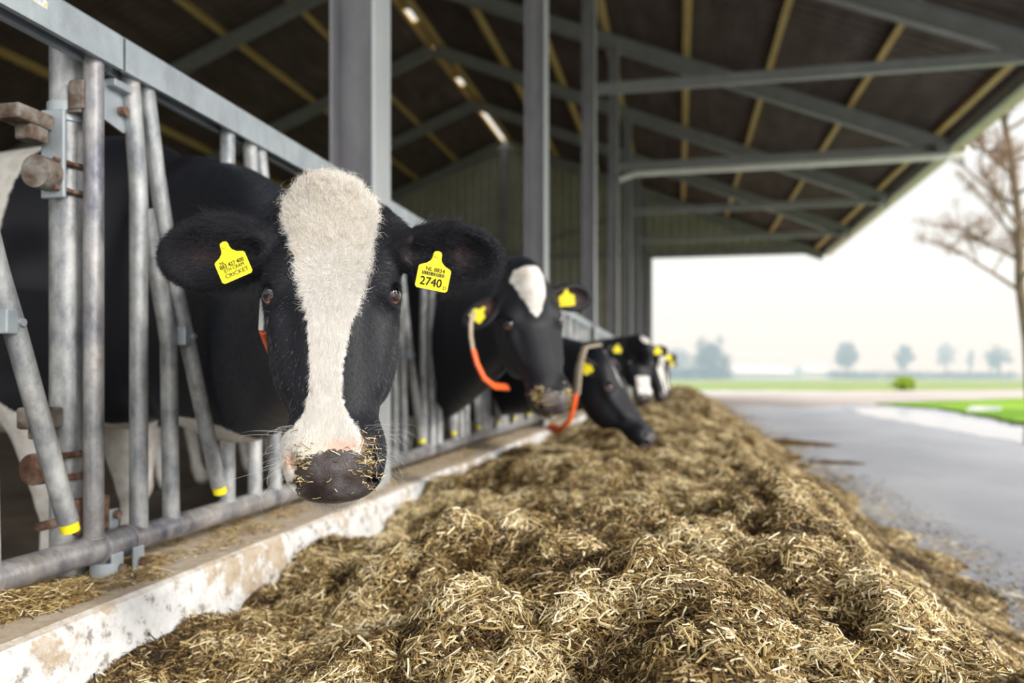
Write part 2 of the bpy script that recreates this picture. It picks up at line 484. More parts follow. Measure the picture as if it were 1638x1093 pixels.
# columns
M['daylit_flange'] = mottled('daylit_column_edge', [(0.3, (0.42, 0.45, 0.47)), (0.7, (0.56, 0.59, 0.60))], scale=4, rough=0.45, metal=0.3, stretch=(1, 1, 0.3))  # paler copy of the column colour, daylight on the front face put in
col_labels = ['widest grey steel column, rising just behind the nearest cow head',
              'second grey steel column, rising above the second cow head',
              'third grey steel column down the feed fence',
              'fourth grey steel column down the feed fence',
              'fifth grey steel column down the feed fence',
              'sixth grey steel column down the feed fence',
              'last grey steel column beside the far open doorway']
for k in range(7):
    y = COL_Y[k] if k < 6 else Y_END - 0.2
    top = roof_z(XC) - 0.22
    root = empty('steel_column', (XC, y, 0)); tag(root, col_labels[k], 'column', 'grey steel columns along the feed fence')
    h, w = 0.190, 0.180
    mb = MB(); mb.box((XC, y, top / 2), (h - 0.03, 0.009, top)); mb.build('web', M['column'], root)
    mb = MB(); mb.box((XC - h / 2 + 0.008, y, top / 2), (0.014, w, top), bevel=0.003); mb.build('rear_flange', M['column'], root)
    mb = MB(); mb.box((XC + h / 2 - 0.008, y, top / 2), (0.014, w, top), bevel=0.003); mb.build('front_flange', M['daylit_flange'], root)
# cable conduit and small bracket on first column
# rafters, both slopes, one per frame
def rafter(k, side):
    y = COL_Y[k] if 0 <= k < 6 else (COL_Y[0] - BAY if k < 0 else Y_END - 0.2)
    h = 0.28
    x0 = X_EAVE - 0.02 if side > 0 else X_LEFT + 0.02
    x1 = X_RIDGE
    nz = -h / 2 - 0.005
    mb = MB(); ibeam(mb, (x0, y, roof_z(x0) + nz), (x1, y, roof_z(x1) + nz), (0, 0, 1), h, 0.16)
    return mb.build('steel_rafter', M['rafter'])
names = {-1: 'behind the camera side of', 0: 'nearest', 1: 'second', 2: 'third', 3: 'fourth', 4: 'fifth', 5: 'sixth'}
for k in range(-1, 7):
    tag(rafter(k, 1), 'grey-green steel rafter sloping down to the open eave', 'rafter', 'rafters over the feed alley')
    tag(rafter(k, -1), 'dark grey steel rafter sloping down over the stable, left of the ridge', 'rafter', 'rafters over the stable')
# purlins
def purlin(x):
    s = 1 if x > X_RIDGE else -1
    a = ang * s
    Mx = Matrix.Rotation(a, 3, 'Y')
    mb = MB(); mb.box((x, (Y_NEAR + Y_END) / 2, roof_z(x) + PH / 2), (0.09, Ltot - 0.1, PH), Mx)
    return mb.build('wooden_purlin', M['purlin'])
for x in (4.5, 3.04, 1.58, 0.13, -1.40, -2.85, -4.3):
    tag(purlin(x), 'yellowish wooden purlin running under the roof over the feed alley side', 'purlin', 'purlins on the feed alley slope')
for x in (-6.05, -6.35):
    tag(purlin(x), 'yellowish wooden purlin beside the open ridge', 'purlin', 'purlins at the ridge')
for x in (-8.0, -9.5, -11.0, -12.5, -14.0, -15.5):
    tag(purlin(x), 'yellowish wooden purlin running under the roof over the stable side', 'purlin', 'purlins on the stable slope')
# ridge: open slot with a raised cap carried on short blocks
M['ridge'] = mottled('ridge_sheet', [(0.3, (0.55, 0.55, 0.6)), (0.7, (0.7, 0.7, 0.75))], scale=3, rough=0.6)
for i in range(14):
    y = Y_NEAR + 1.0 + i * 2.2
    if y > Y_END - 1: break
    mb = MB(); mb.box((X_RIDGE, y, roof_z(X_RIDGE) + 0.05), (0.36, 1.25, 0.05), bevel=0.01); mb.box((X_RIDGE, y + 0.62, roof_z(X_RIDGE) - 0.03), (0.22, 0.10, 0.14), bevel=0.02)
    tag(mb.build('ridge_board', M['purlin']), 'brown wooden board closing part of the bright ridge slot', 'board', 'boards along the open ridge')
# crossbars from column to eave
for k in range(0, 6):
    y = COL_Y[k + 0]
    z = 4.78
    root = None
    mb = MB(); ibeam(mb, (XC + 0.11, y, z), (X_EAVE - 0.25, y, z + 0.02), (0, 0, 1), 0.14, 0.12, 0.01)
    lab = {0: 'nearest horizontal grey steel tie beam from column to eave', 1: 'second horizontal grey steel tie beam from column to eave', 2: 'horizontal grey tie beam running from the third column to the eave, topmost in the photo',
           3: 'horizontal grey tie beam with the white pipe fixed beneath it', 4: 'thin horizontal tie beam, first beyond the white pipe', 5: 'faint horizontal tie beam just before the far gable'}[k]
    tag(mb.build('tie_beam', M['rafter']), lab, 'beam', 'tie beams over the feed alley')
# white drain pipe under the fourth beam
y = COL_Y[3] - 0.1
mb = MB(); mb.sweep([(XC + 0.12, y, 4.52), (XC + 0.2, y, 4.54), (XC + 0.42, y, 4.61), (X_EAVE - 0.1, y, 4.64), (X_EAVE + 0.12, y, 4.65), (X_EAVE + 0.2, y, 4.70), (X_EAVE + 0.2, y, 4.80)], 0.055, 12)
tag(mb.build('drain_pipe', M['white_paint']), 'white plastic drain pipe running under a tie beam to the gutter', 'pipe')
# eave beam, fascia and gutter
mb = MB(); mb.box((X_EAVE + 0.0, (Y_NEAR + Y_END) / 2, roof_z(X_EAVE) + 0.02), (0.08, Ltot, 0.22))
tag(mb.build('eave_beam', M['rafter']), 'grey steel beam along the open eave', 'beam')
mb = MB()
g = [(-0.02, 0.0), (0.16, 0.0), (0.18, 0.13), (0.165, 0.13), (0.148, 0.015), (-0.02, 0.015)]
mb.prism(g, (X_EAVE + 0.06, Y_NEAR, roof_z(X_EAVE) - 0.09), (1, 0, 0), (0, 0, 1), (0, 1, 0), Ltot)
tag(mb.build('roof_gutter', M['fascia']), 'long pale gutter along the open eave of the barn', 'gutter')

# ---- far gable, clad in ribbed sheet, and the open doorway beside it
M['cladding'] = mottled('olive_cladding', [(0.3, (0.26, 0.25, 0.20)), (0.7, (0.36, 0.35, 0.29))], scale=1.5, rough=0.55, metal=0.1)
XD = -1.02
DOOR_TOP = 4.90
def gable_clip_left(u):
    x = X_LEFT + u
    return (0.0, roof_z(x) + PH)
corrugated('wall_back', (X_LEFT, Y_END, 0), (1, 0, 0), (0, 0, 1), XD - X_LEFT, 1, (0, -1, 0), M['cladding'], 0.30, 0.04, clip=gable_clip_left)
corrugated('wall_back_gable', (XD, Y_END, DOOR_TOP), (1, 0, 0), (0, 0, 1), X_EAVE - XD, 1, (0, -1, 0), M['cladding'], 0.30, 0.04, clip=lambda u: (0.0, roof_z(XD + u) + PH - DOOR_TOP))
mb = MB(); mb.box((XD + 0.04, Y_END - 0.06, DOOR_TOP / 2), (0.08, 0.12, DOOR_TOP))
o = mb.build('door_jamb', M['jamb']); tag(o, 'pale blue steel jamb of the far doorway', 'door jamb', kind='structure')
mb = MB(); mb.box(((XD + X_EAVE) / 2, Y_END - 0.08, DOOR_TOP + 0.10), (X_EAVE - XD, 0.10, 0.22))
o = mb.build('door_lintel', M['column']); tag(o, 'dark steel lintel over the far doorway', 'lintel', kind='structure')
mb = MB()
mb.box((X_RIDGE, Y_END - 0.16, 4.5), (0.20, 0.18, 9.0))
tag(mb.build('gable_post', M['column']), 'dark steel post up the middle of the far gable', 'post')
mb = MB(); mb.box(((X_LEFT + XD) / 2, Y_END - 0.10, 5.05), (XD - X_LEFT, 0.1, 0.16))
tag(mb.build('gable_rail', M['column']), 'dark horizontal rail across the far gable wall', 'rail')
for s, lab in ((-1, 'dark diagonal brace on the far gable, left of the middle post'), (1, 'dark diagonal brace on the far gable, right of the middle post')):
    mb = MB(); A = Vector((X_RIDGE + s * 0.2, Y_END - 0.1, 5.2)); B = Vector((X_RIDGE + s * 4.4, Y_END - 0.1, 7.2)) if s < 0 else Vector((X_RIDGE + s * 4.6, Y_END - 0.1, 6.6))
    t = (B - A).normalized(); mb.sweep([A, B], 0.045, 6)
    tag(mb.build('diagonal_brace', M['column']), lab, 'brace')
# side wall of the stable: low wall with sheeting
slab('wall_left', X_LEFT - 0.1, X_LEFT, Y_NEAR, Y_END, 0, roof_z(X_LEFT) + PH, M['cladding'])
# ================================================================== the heap of feed
def smooth01(x): 
    x = np.clip(x, 0, 1); return x * x * (3 - 2 * x)
LUMPS = [  # x, y, radius, height: clods and hollows seen along the heap
    (0.10, 1.02, 0.20, 0.050), (-0.28, 1.42, 0.24, 0.040), (0.42, 0.92, 0.20, 0.045), (-0.52, 1.95, 0.22, 0.06), (-0.12, 2.15, 0.25, 0.05),
    (-0.70, 2.75, 0.28, 0.07), (-0.25, 3.1, 0.3, 0.06), (0.25, 1.75, 0.22, 0.035), (-0.10, 1.28, 0.12, -0.045), (-0.38, 1.72, 0.12, -0.04), (0.12, 1.40, 0.10, -0.03),
    (-0.60, 1.50, 0.14, -0.02), (-0.45, 2.45, 0.13, -0.05), (0.30, 2.6, 0.3, 0.05), (0.0, 3.8, 0.35, 0.05), (-0.6, 4.0, 0.3, 0.06), (-0.05, 0.80, 0.14, -0.03)]
def pile_h(x, y):
    w = 0.16 * (noise2(y * 1.1, y * 0 + 3.3, 2) - 0.5) + 0.10 * (noise2(y * 3.1, y * 0 + 1.3, 4) - 0.5)
    foot = 0.98 + w * 1.3 + 0.10 * smooth01((2.2 - y) / 1.6)
    crest = 0.30 + w * 0.8
    h_kerb = 0.145 + 0.10 * smooth01((y - 1.35) / 1.0) - 0.06 * smooth01((1.5 - y) / 0.8) + 0.10 * (noise2(y * 2.3, y * 0 + 9.1, 7) - 0.5)
    h_top = 0.355 + 0.02 * smooth01((y - 3) / 6)
    a = smooth01((x + 1.06) / (crest + 0.75))
    h = h_kerb + (h_top - h_kerb) * a
    b = smooth01((x - crest) / (foot - crest))
    b = 0.55 * b + 0.45 * np.clip((x - crest) / (foot - crest), 0, 1)
    h = h * (1 - b)
    body = np.clip(h / 0.3, 0, 1)
    for lx, ly, r, a_ in LUMPS:
        d2 = ((x - lx) ** 2 + (y - ly) ** 2) / (r * r)
        h = h + a_ * np.exp(-d2 * 1.6) * body
    n1 = noise2(x * 3.1, y * 2.7, 21) - 0.5; n2 = noise2(x * 7.3, y * 6.9, 22) - 0.5; n3 = noise2(x * 17, y * 17, 23) - 0.5; n4 = noise2(x * 41, y * 41, 24) - 0.5
    rid = 0.5 - np.abs(noise2(x * 4.9 + 7, y * 4.6, 25) - 0.5) * 2
    h = h + body * (0.085 * n1 + 0.085 * n2 + 0.050 * n3 + 0.020 * n4 + 0.045 * rid - 0.02)
    # thin scatter past the foot
    far_ = x - foot
    h = np.where(far_ > -0.05, np.maximum(h, 0) + 0.030 * np.clip(1.0 - far_ / 0.26, 0, 1) * np.clip(noise2(x * 6, y * 4, 31) * 2.4 - 0.9, 0, 1) - 0.012 * np.clip(far_ / 0.05, 0, 1), h)
    lo = 0.0 + 0.15 * smooth01((-0.9 - x) / 0.2)
    return np.maximum(h, -0.012) 

ys = [0.30]
while ys[-1] < Y_END + 0.8: ys.append(ys[-1] + 0.010 + 0.0085 * max(0, ys[-1] - 1.2))
ys = np.array(ys); xs = np.linspace(-1.045, 1.42, 230)
X, Y = np.meshgrid(xs, ys)
H = pile_h(X, Y)
end = smooth01((Y_END + 0.6 - Y) / 1.2); H = H * end - 0.02 * (1 - end)
ny, nx = X.shape
Vt = np.stack([X, Y, H], -1).reshape(-1, 3)
idx = np.arange(ny * nx).reshape(ny, nx)
Ft = np.stack([idx[:-1, :-1], idx[:-1, 1:], idx[1:, 1:], idx[1:, :-1]], -1).reshape(-1, 4)

def straws(px, py, pz, nrm, n_tone, length, width, lift=0.006, tilt=0.45, rg=rng, curl=0.0):
    """three-sided stalk pieces lying on a surface: returns verts, quads, tone"""
    n = len(px)
    a = rg.uniform(0, 2 * PI, n)
    d = np.stack([np.cos(a), np.sin(a), np.zeros(n)], -1)
    d -= nrm * (d * nrm).sum(-1, keepdims=True)
    d /= np.linalg.norm(d, axis=-1, keepdims=True) + 1e-9
    d += nrm * rg.normal(0, tilt, n)[:, None] * 0.6
    d /= np.linalg.norm(d, axis=-1, keepdims=True)
    s = np.cross(d, nrm); s /= np.linalg.norm(s, axis=-1, keepdims=True) + 1e-9
    u = np.cross(s, d)
    L = length * np.exp(rg.normal(0, 0.42, n)); W = width * rg.uniform(0.55, 1.6, n)
    P = np.stack([px, py, pz], -1) + nrm * rg.uniform(-0.002, lift, n)[:, None]
    bend = rg.normal(0, 0.10, n)[:, None] * L[:, None] * s + np.abs(rg.normal(0, 0.05, n))[:, None] * L[:, None] * u
    A = P - d * L[:, None] / 2; B = P + d * L[:, None] / 2; Cm = P + bend
    V = []
    for Q in (A, Cm, B):
        V += [Q - s * (W / 2)[:, None], Q + s * (W / 2)[:, None], Q + u * (W * 0.45)[:, None]]
    V = np.stack(V, 1)  # n,9,3
    base = (np.arange(n) * 9)[:, None]
    q = []
    for k in (0, 3):
        for i, j in ((0, 1), (1, 2), (2, 0)):
            q.append(np.stack([base[:, 0] + k + i, base[:, 0] + k + j, base[:, 0] + k + 3 + j, base[:, 0] + k + 3 + i], -1))
    Q = np.stack(q, 1).reshape(-1, 4)
    tone = np.repeat(n_tone, 9)
    return V.reshape(-1, 3), Q, tone

def normals_of(x, y, fn, e=0.006):
    hx = (fn(x + e, y) - fn(x - e, y)) / (2 * e); hy = (fn(x, y + e) - fn(x, y - e)) / (2 * e)
    n = np.stack([-hx, -hy, np.ones_like(hx)], -1)
    return n / np.linalg.norm(n, axis=-1, keepdims=True)

parts = []
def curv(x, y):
    # tone goes darker in the hollows, paler on the humps
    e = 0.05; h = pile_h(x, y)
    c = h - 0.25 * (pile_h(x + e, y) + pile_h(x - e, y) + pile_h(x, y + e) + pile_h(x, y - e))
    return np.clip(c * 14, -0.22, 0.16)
def scatter(n, y0, y1, length, width, lift, x0=-1.04, x1=1.42, bright=0.0):
    x = rng.uniform(x0, x1, n); y = y0 + (y1 - y0) * rng.random(n) ** 1.25
    h = pile_h(x, y); nm = normals_of(x, y, pile_h)
    keep = (h > 0.002) | (rng.random(n) < 0.10 * np.clip((1.40 - x) / 0.3, 0, 1))
    if True:   # outside the picture nothing is needed: keep what the lens or a step aside could see
        xc = x * CS + y * SN; zc = -x * SN + y * CS
        keep &= (zc > 0.3) & (np.abs(xc / np.maximum(zc, 0.05)) < 0.85)
    x, y, h, nm = x[keep], y[keep], h[keep], nm[keep]
    patch = noise2(x * 5, y * 5, 41) * 0.55 + noise2(x * 13, y * 13, 42) * 0.45
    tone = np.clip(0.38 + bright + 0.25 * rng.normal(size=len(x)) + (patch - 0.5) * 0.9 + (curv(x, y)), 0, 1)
    big = rng.random(len(x)) < 0.05
    tone[big] = np.clip(tone[big] + 0.35, 0, 1)
    parts.append(straws(x, y, np.maximum(h, 0), nm, tone, length, width, lift))
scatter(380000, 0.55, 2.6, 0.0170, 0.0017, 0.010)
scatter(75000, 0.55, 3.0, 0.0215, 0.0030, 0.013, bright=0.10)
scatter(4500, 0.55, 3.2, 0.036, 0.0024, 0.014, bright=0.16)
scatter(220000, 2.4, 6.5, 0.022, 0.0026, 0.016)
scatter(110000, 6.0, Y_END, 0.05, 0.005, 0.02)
off = len(Vt); Vs = [Vt]; Fs = [Ft]; Ts = [np.full(len(Vt), 0.18)]
Ms = [np.zeros(len(Ft), int)]
for v, f, t in parts:
    Vs.append(v); Fs.append(f + off); Ts.append(t); Ms.append(np.ones(len(f), int)); off += len(v)
def feed_mat(name, base=False):
    m, nt, b = new_mat(name)
    r = ramp_node(nt, [(0.0, (0.026, 0.015, 0.005)), (0.28, (0.095, 0.055, 0.018)), (0.50, (0.27, 0.172, 0.062)), (0.72, (0.55, 0.415, 0.18)), (1.0, (0.95, 0.83, 0.56))])
    if base:
        n = noise_node(nt, 38, 8, 0.75); mr = N(nt, 'ShaderNodeMapRange'); mr.inputs[1].default_value = 0.3; mr.inputs[2].default_value = 0.75; mr.inputs[3].default_value = 0.0; mr.inputs[4].default_value = 0.62
        nt.links.new(n.outputs['Fac'], mr.inputs[0]); nt.links.new(mr.outputs[0], r.inputs[0])
        bp = N(nt, 'ShaderNodeBump'); bp.inputs['Strength'].default_value = 1.0; bp.inputs['Distance'].default_value = 0.02
        nt.links.new(n.outputs['Fac'], bp.inputs['Height']); nt.links.new(bp.outputs[0], b.inputs['Normal'])
    else:
        at = N(nt, 'ShaderNodeAttribute'); at.attribute_name = 'tone'
        nt.links.new(at.outputs['Fac'], r.inputs[0])
    nt.links.new(r.outputs[0], b.inputs['Base Color'])
    b.inputs['Roughness'].default_value = 0.55 if not base else 0.9
    b.inputs['Specular IOR Level'].default_value = 0.35 if not base else 0.1
    return m
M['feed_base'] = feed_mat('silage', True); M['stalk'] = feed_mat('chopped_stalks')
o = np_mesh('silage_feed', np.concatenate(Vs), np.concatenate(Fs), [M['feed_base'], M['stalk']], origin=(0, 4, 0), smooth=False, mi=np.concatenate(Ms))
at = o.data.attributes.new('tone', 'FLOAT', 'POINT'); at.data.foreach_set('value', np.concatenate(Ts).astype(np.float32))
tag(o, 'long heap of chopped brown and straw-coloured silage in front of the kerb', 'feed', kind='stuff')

# loose straw on top of the kerb
def kerb_straw():
    out = []; off = 0
    spots = [(1.12, 1.40, 9000, 0.045), (1.36, 1.72, 2600, 0.018), (1.60, 2.1, 1500, 0.012), (2.1, 3.3, 3500, 0.012), (3.3, 8.0, 6000, 0.014), (0.8, 1.2, 2500, 0.015)]
    Vs, Fs, Ts = [], [], []
    for y0, y1, n, hmax in spots:
        x = rng.uniform(-1.37, KERB_X - 0.01, n); y = rng.uniform(y0, y1, n)
        dn = noise2(x * 14, y * 9, 51) * np.clip((KERB_X - 0.02 - x) / 0.12 + 0.35, 0, 1)
        k = dn > 0.38
        x, y, dn = x[k], y[k], dn[k]
        z = KERB_TOP + rng.random(len(x)) * hmax * (dn - 0.3) * 2.2
        nm = np.tile(np.array([[0, 0, 1.0]]), (len(x), 1)) 
        v, f, t = straws(x, y, z, nm, np.clip(rng.normal(0.55, 0.2, len(x)), 0, 1), 0.02, 0.0015, 0.006, 0.5)
        Vs.append(v); Fs.append(f + off); Ts.append(t); off += len(v)
    o = np_mesh('loose_straw', np.concatenate(Vs), np.concatenate(Fs), M['stalk'], origin=(-1.2, 2, KERB_TOP), smooth=False)
    at = o.data.attributes.new('tone', 'FLOAT', 'POINT'); at.data.foreach_set('value', np.concatenate(Ts).astype(np.float32))
    tag(o, 'loose wisps of straw lying on top of the whitewashed kerb', 'straw', kind='stuff')
kerb_straw()
# clods of feed lying on the yard
def clod(px, py, r, seed, lab):
    x0, y0 = gxy(px, py)
    R = np.random.default_rng(seed)
    n = 24; m_ = 9
    vs = []; fs = []
    for i in range(m_):
        for j in range(n):
            a = 2 * PI * j / n; q = (i / (m_ - 1))
            rr = r * q * (0.8 + 0.5 * R.random())
            vs.append((x0 + 2.6 * rr * math.cos(a), y0 + rr * math.sin(a), 0.002 + r * 0.28 * (1 - q ** 1.5) * (0.6 + 0.7 * R.random())))
    for i in range(m_ - 1):
        for j in range(n):
            k = (j + 1) % n; fs.append((i * n + j, i * n + k, (i + 1) * n + k, (i + 1) * n + j))
    fs.append(tuple(range(n)))
    mb = MB(); mb.add(vs, fs, smooth=True)
    tag(mb.build('feed_clod', M['feed_base']), lab, 'feed clod', 'clods of feed on the yard')
clod(1255, 712, 0.20, 3, 'dark spilled clod of feed touching the heap, farthest out on the concrete yard')
clod(1325, 741, 0.07, 4, 'small dark clod of feed on the bare concrete, left one of two close together')
clod(1355, 742, 0.06, 5, 'small dark clod of feed on the bare concrete, right one of two close together')
# ================================================================== self-locking feed fence
Z_RB = 0.372; R_RB = 0.029
Z_T0, Z_T1 = 1.410, 1.487
R_T = 0.0205
def panel(y0, y1, stalls, label, fine=True, lead_tube=True):
    """one welded fence panel from y0 to y1; stalls = list of y positions of the B tubes"""
    root = empty('feed_fence_panel', (XF, (y0 + y1) / 2, Z_RB - R_RB)); tag(root, label, 'feed fence', 'steel feed fence panels')
    n = 16 if fine else 8
    # top rail: lipped channel open downwards
    mb = MB()
    w, t, lip = 0.060, 0.004, 0.014
    poly = [(-w / 2, Z_T0), (-w / 2 + lip, Z_T0), (-w / 2 + lip, Z_T0 + t), (-w / 2 + t, Z_T0 + t), (-w / 2 + t, Z_T1 - t), (w / 2 - t, Z_T1 - t), (w / 2 - t, Z_T0 + t), (w / 2 - lip, Z_T0 + t), (w / 2 - lip, Z_T0), (w / 2, Z_T0),
            (w / 2, Z_T1 - 0.006), (w / 2 - 0.006, Z_T1), (-w / 2 + 0.006, Z_T1), (-w / 2, Z_T1 - 0.006)]
    mb.prism(poly, (XF, y0, 0), (1, 0, 0), (0, 0, 1), (0, 1, 0), y1 - y0)
    mb.build('top_rail', M['galv_rail'], root)
    mb = MB(); mb.sweep([(XF, y0, Z_RB), (XF, y1, Z_RB)], R_RB, n + 8)
    mb.build('bottom_rail', M['galv_worn'] if fine else M['galv'], root)
    for s in stalls:
        yB, kind = s if isinstance(s, tuple) else (s, 'open')
        # A tube: straight, welded to both rails
        def tube(pts, name='upright', r=R_T, mat='galv'):
            mb = MB(); mb.sweep(pts, r, n)
            if fine:   # weld beads
                for p, up in ((pts[0], -1), (pts[-1], 1)):
                    pass
            return mb.build(name, M[mat], root)
        # B tube: short slant at the top, then straight down
        tube([(XF, yB - 0.03, Z_T0 + 0.01), (XF, yB - 0.004, Z_T0 - 0.20), (XF, yB, Z_T0 - 0.26), (XF, yB, Z_RB + 0.01)])
        # C tube: short lower piece, branching off B and running down beside it
        tube([(XF, yB + 0.020, 1.13), (XF, yB + 0.040, 1.07), (XF, yB + 0.098, 0.88), (XF, yB + 0.112, 0.82), (XF, yB + 0.122, Z_RB + 0.01)], 'neck_bar')
        # D: swinging bar, pivoted at the top rail, bent in the middle, yellow foot
        foot = 0.280 if kind == 'open' else 0.06
        xo = XF + 0.012
        p = [(XF, yB + 0.022, Z_T0 + 0.02), (xo, yB + 0.048, 1.22), (xo + 0.002, yB + 0.086, 1.06), (xo + 0.004, yB + 0.122, 0.94), (xo + 0.006, yB + 0.165, 0.82), (xo + 0.02, yB + foot, 0.452)]
        mb = MB(); mb.sweep(p, R_T * 0.98, n)
        D = mb.build('swing_bar', M['galv'], root)
        mb = MB()
        q0 = Vector(p[-1]); dd = (Vector(p[-1]) - Vector(p[-2])).normalized()
        mb.sweep([q0 - dd * 0.002, q0 + dd * 0.020], R_T * 0.86, n)
        mb.build('yellow_foot', M['yellow'], D)
        if fine:
            mb = MB(); mb.sweep([(xo - 0.026, yB + 0.158, 0.840), (xo + 0.030, yB + 0.158, 0.840)], 0.008, 8)
            mb.box((xo + 0.012, yB + 0.138, 0.840), (0.026, 0.028, 0.045), bevel=0.003)
            mb.build('latch', M['galv_rail'], D)
    return root

def straight(root, y, n=16, mat='galv_worn'):
    mb = MB(); mb.sweep([(XF, y, Z_RB + 0.01), (XF, y, Z_T0 + 0.012)], R_T, n)
    mb.ball((XF, y, Z_RB + R_RB * 0.9), (R_T * 1.25, R_T * 1.25, 0.006), 16, 6)
    return mb.build('upright', M[mat], root)

yA = y_at(150, XF)          # first straight upright right of the post
yB0 = y_at(222, XF); yA1 = y_at(364, XF); PITCH = yA1 - yA
YP0 = y_at(180, XF)
p1 = panel(-0.9, YP0 - 0.004, [y_at(88, XF) - 0.282, y_at(88, XF) - 0.282 - PITCH, y_at(88, XF) - 0.282 - 2 * PITCH], 'nearest galvanised feed fence panel, cut by the left edge of the photo', True)
straight(p1, yA); straight(p1, y_at(88, XF) - 0.282 - 0.14, mat='galv'); straight(p1, y_at(88, XF) - 0.282 - PITCH - 0.14)
Y_SPLIT = Y0 - 0.10
p2 = panel(YP0 + 0.004, Y_SPLIT, [yB0, yB0 + PITCH, yB0 + 2 * PITCH], 'galvanised feed fence panel with the nearest cow reaching through it', True)
straight(p2, yA + PITCH, mat='galv'); straight(p2, yA + 2 * PITCH, mat='galv')
# following bays
labs = ['galvanised feed fence panel with the second cow reaching through it', 'galvanised feed fence panel with the cow in the orange collar reaching through it',
        'galvanised feed fence panel seen above the third cow neck', 'far galvanised feed fence panel, fifth along', 'far galvanised feed fence panel, sixth along', 'farthest galvanised feed fence panel beside the last column']
starts = [COL_Y[i] + 0.10 for i in range(0, 6)]
ends = [COL_Y[i] - 0.10 for i in range(1, 6)] + [Y_END - 0.5]
for k, (a, b) in enumerate(zip(starts, ends)):
    ns = int((b - a) / PITCH)
    gap = (b - a) / ns
    st = [a + gap * (i + 0.40) for i in range(ns)]
    pr = panel(a, b, st, labs[k], fine=(k == 0))
    for i in range(ns): straight(pr, a + gap * (i + 0.16), 12 if k == 0 else 8, 'galv')

# ---- post between the two near panels with clamps and U-bolts
yP = y_at(107, XF - 0.075); XP = XF - 0.075
post = empty('fence_post', (XP, yP, 0.0)); tag(post, 'round galvanised fence post with rusty clamps and U-bolts, at the left of the photo', 'fence post')
mb = MB(); mb.sweep([(XP, yP, 0.0), (XP, yP, 1.48)], 0.034, 28); mb.build('tube', M['galv'], post)
mb = MB(); mb.sweep([(XP, yP, 1.285), (XP, yP, 1.325)], 0.0385, 28)
mb.box((XP + 0.045, yP + 0.012, 1.305), (0.05, 0.012, 0.062), bevel=0.003)
mb.build('clamp_band', M['galv_rail'], post)
mb = MB(); mb.box((XP + 0.036, yP - 0.004, 1.335), (0.016, 0.058, 0.062), bevel=0.005)
mb.box((XP + 0.052, yP - 0.032, 1.335), (0.034, 0.008, 0.062), bevel=0.003); mb.box((XP + 0.052, yP + 0.024, 1.335), (0.034, 0.008, 0.062), bevel=0.003)
mb.box((XP + 0.044, yP - 0.004, 1.302), (0.034, 0.058, 0.007))
cl = mb.build('rail_bracket', M['rust_iron'], post)
mb = MB(); mb.sweep([(XP + 0.040, yP - 0.006, 1.335), (XP + 0.066, yP - 0.006, 1.335)], 0.013, 6); mb.build('bolt', M['rust'], cl)
yPL = y_at(181, XP + 0.066)
# plate bolted on the far side of the first upright
mb = MB()
mb.prism([(-0.04, -0.04), (0.035, -0.055), (0.05, -0.04), (0.05, 0.03), (0.02, 0.045), (-0.04, 0.04)], (XP + 0.06, yPL, 1.345), (0, 1, 0), (0, 0, 1), (1, 0, 0), 0.006)
mb.box((XP + 0.073, yPL + 0.012, 1.385), (0.03, 0.07, 0.018), bevel=0.003)
pl = mb.build('bolted_plate', M['galv_rail'], post)
mb = MB(); mb.sweep([(XP + 0.066, yPL + 0.022, 1.335), (XP + 0.084, yPL + 0.022, 1.335)], 0.011, 6); mb.build('bolt', M['rust'], pl)
# hinge plate held by two U-bolts
px0 = XP - 0.0; yq = yP - 0.062
mb = MB(); mb.box((XP + 0.015, yP - 0.055, 1.205), (0.055, 0.010, 0.185), bevel=0.003); mb.build('hinge_plate', M['galv_rail'], post)
for z in (1.165, 1.222 - 0.09 + 0.0):
    pass
for z in (1.190, 1.132):
    mb = MB(); pts = []
    for i in range(13):
        a = -PI * 0.5 + PI * i / 12
        pts.append((XP + 0.041 * math.cos(a) + 0.004, yP + 0.041 * math.sin(a), z))
    pts = [(XP + 0.012, yP - 0.075, z)] + pts[0:1] + pts + [(XP - 0.02, yP + 0.043, z)]
    pts = [(XP + 0.030, yP - 0.072, z), (XP + 0.036, yP - 0.035, z)] + [(XP + 0.042 * math.cos(a), yP + 0.042 * math.sin(a), z) for a in [(-0.25 + 0.75 * i / 8) * PI for i in range(9)]]
    mb.sweep(pts, 0.0055, 8); mb.build('u_bolt', M['rust'], post)
mb = MB(); mb.box((XP - 0.01, yP - 0.105, 1.268), (0.06, 0.095, 0.032), bevel=0.006); mb.box((XP - 0.005, yP - 0.092, 1.238), (0.04, 0.05, 0.034), bevel=0.006)
mb.build('top_hinge', M['rust_iron'], post)
mb = MB(); mb.sweep([(XP + 0.01, yP - 0.060, 1.160), (XP + 0.01, yP - 0.100, 1.160)], 0.034, 20); mb.build('hinge_cap', M['rust_iron'], post)
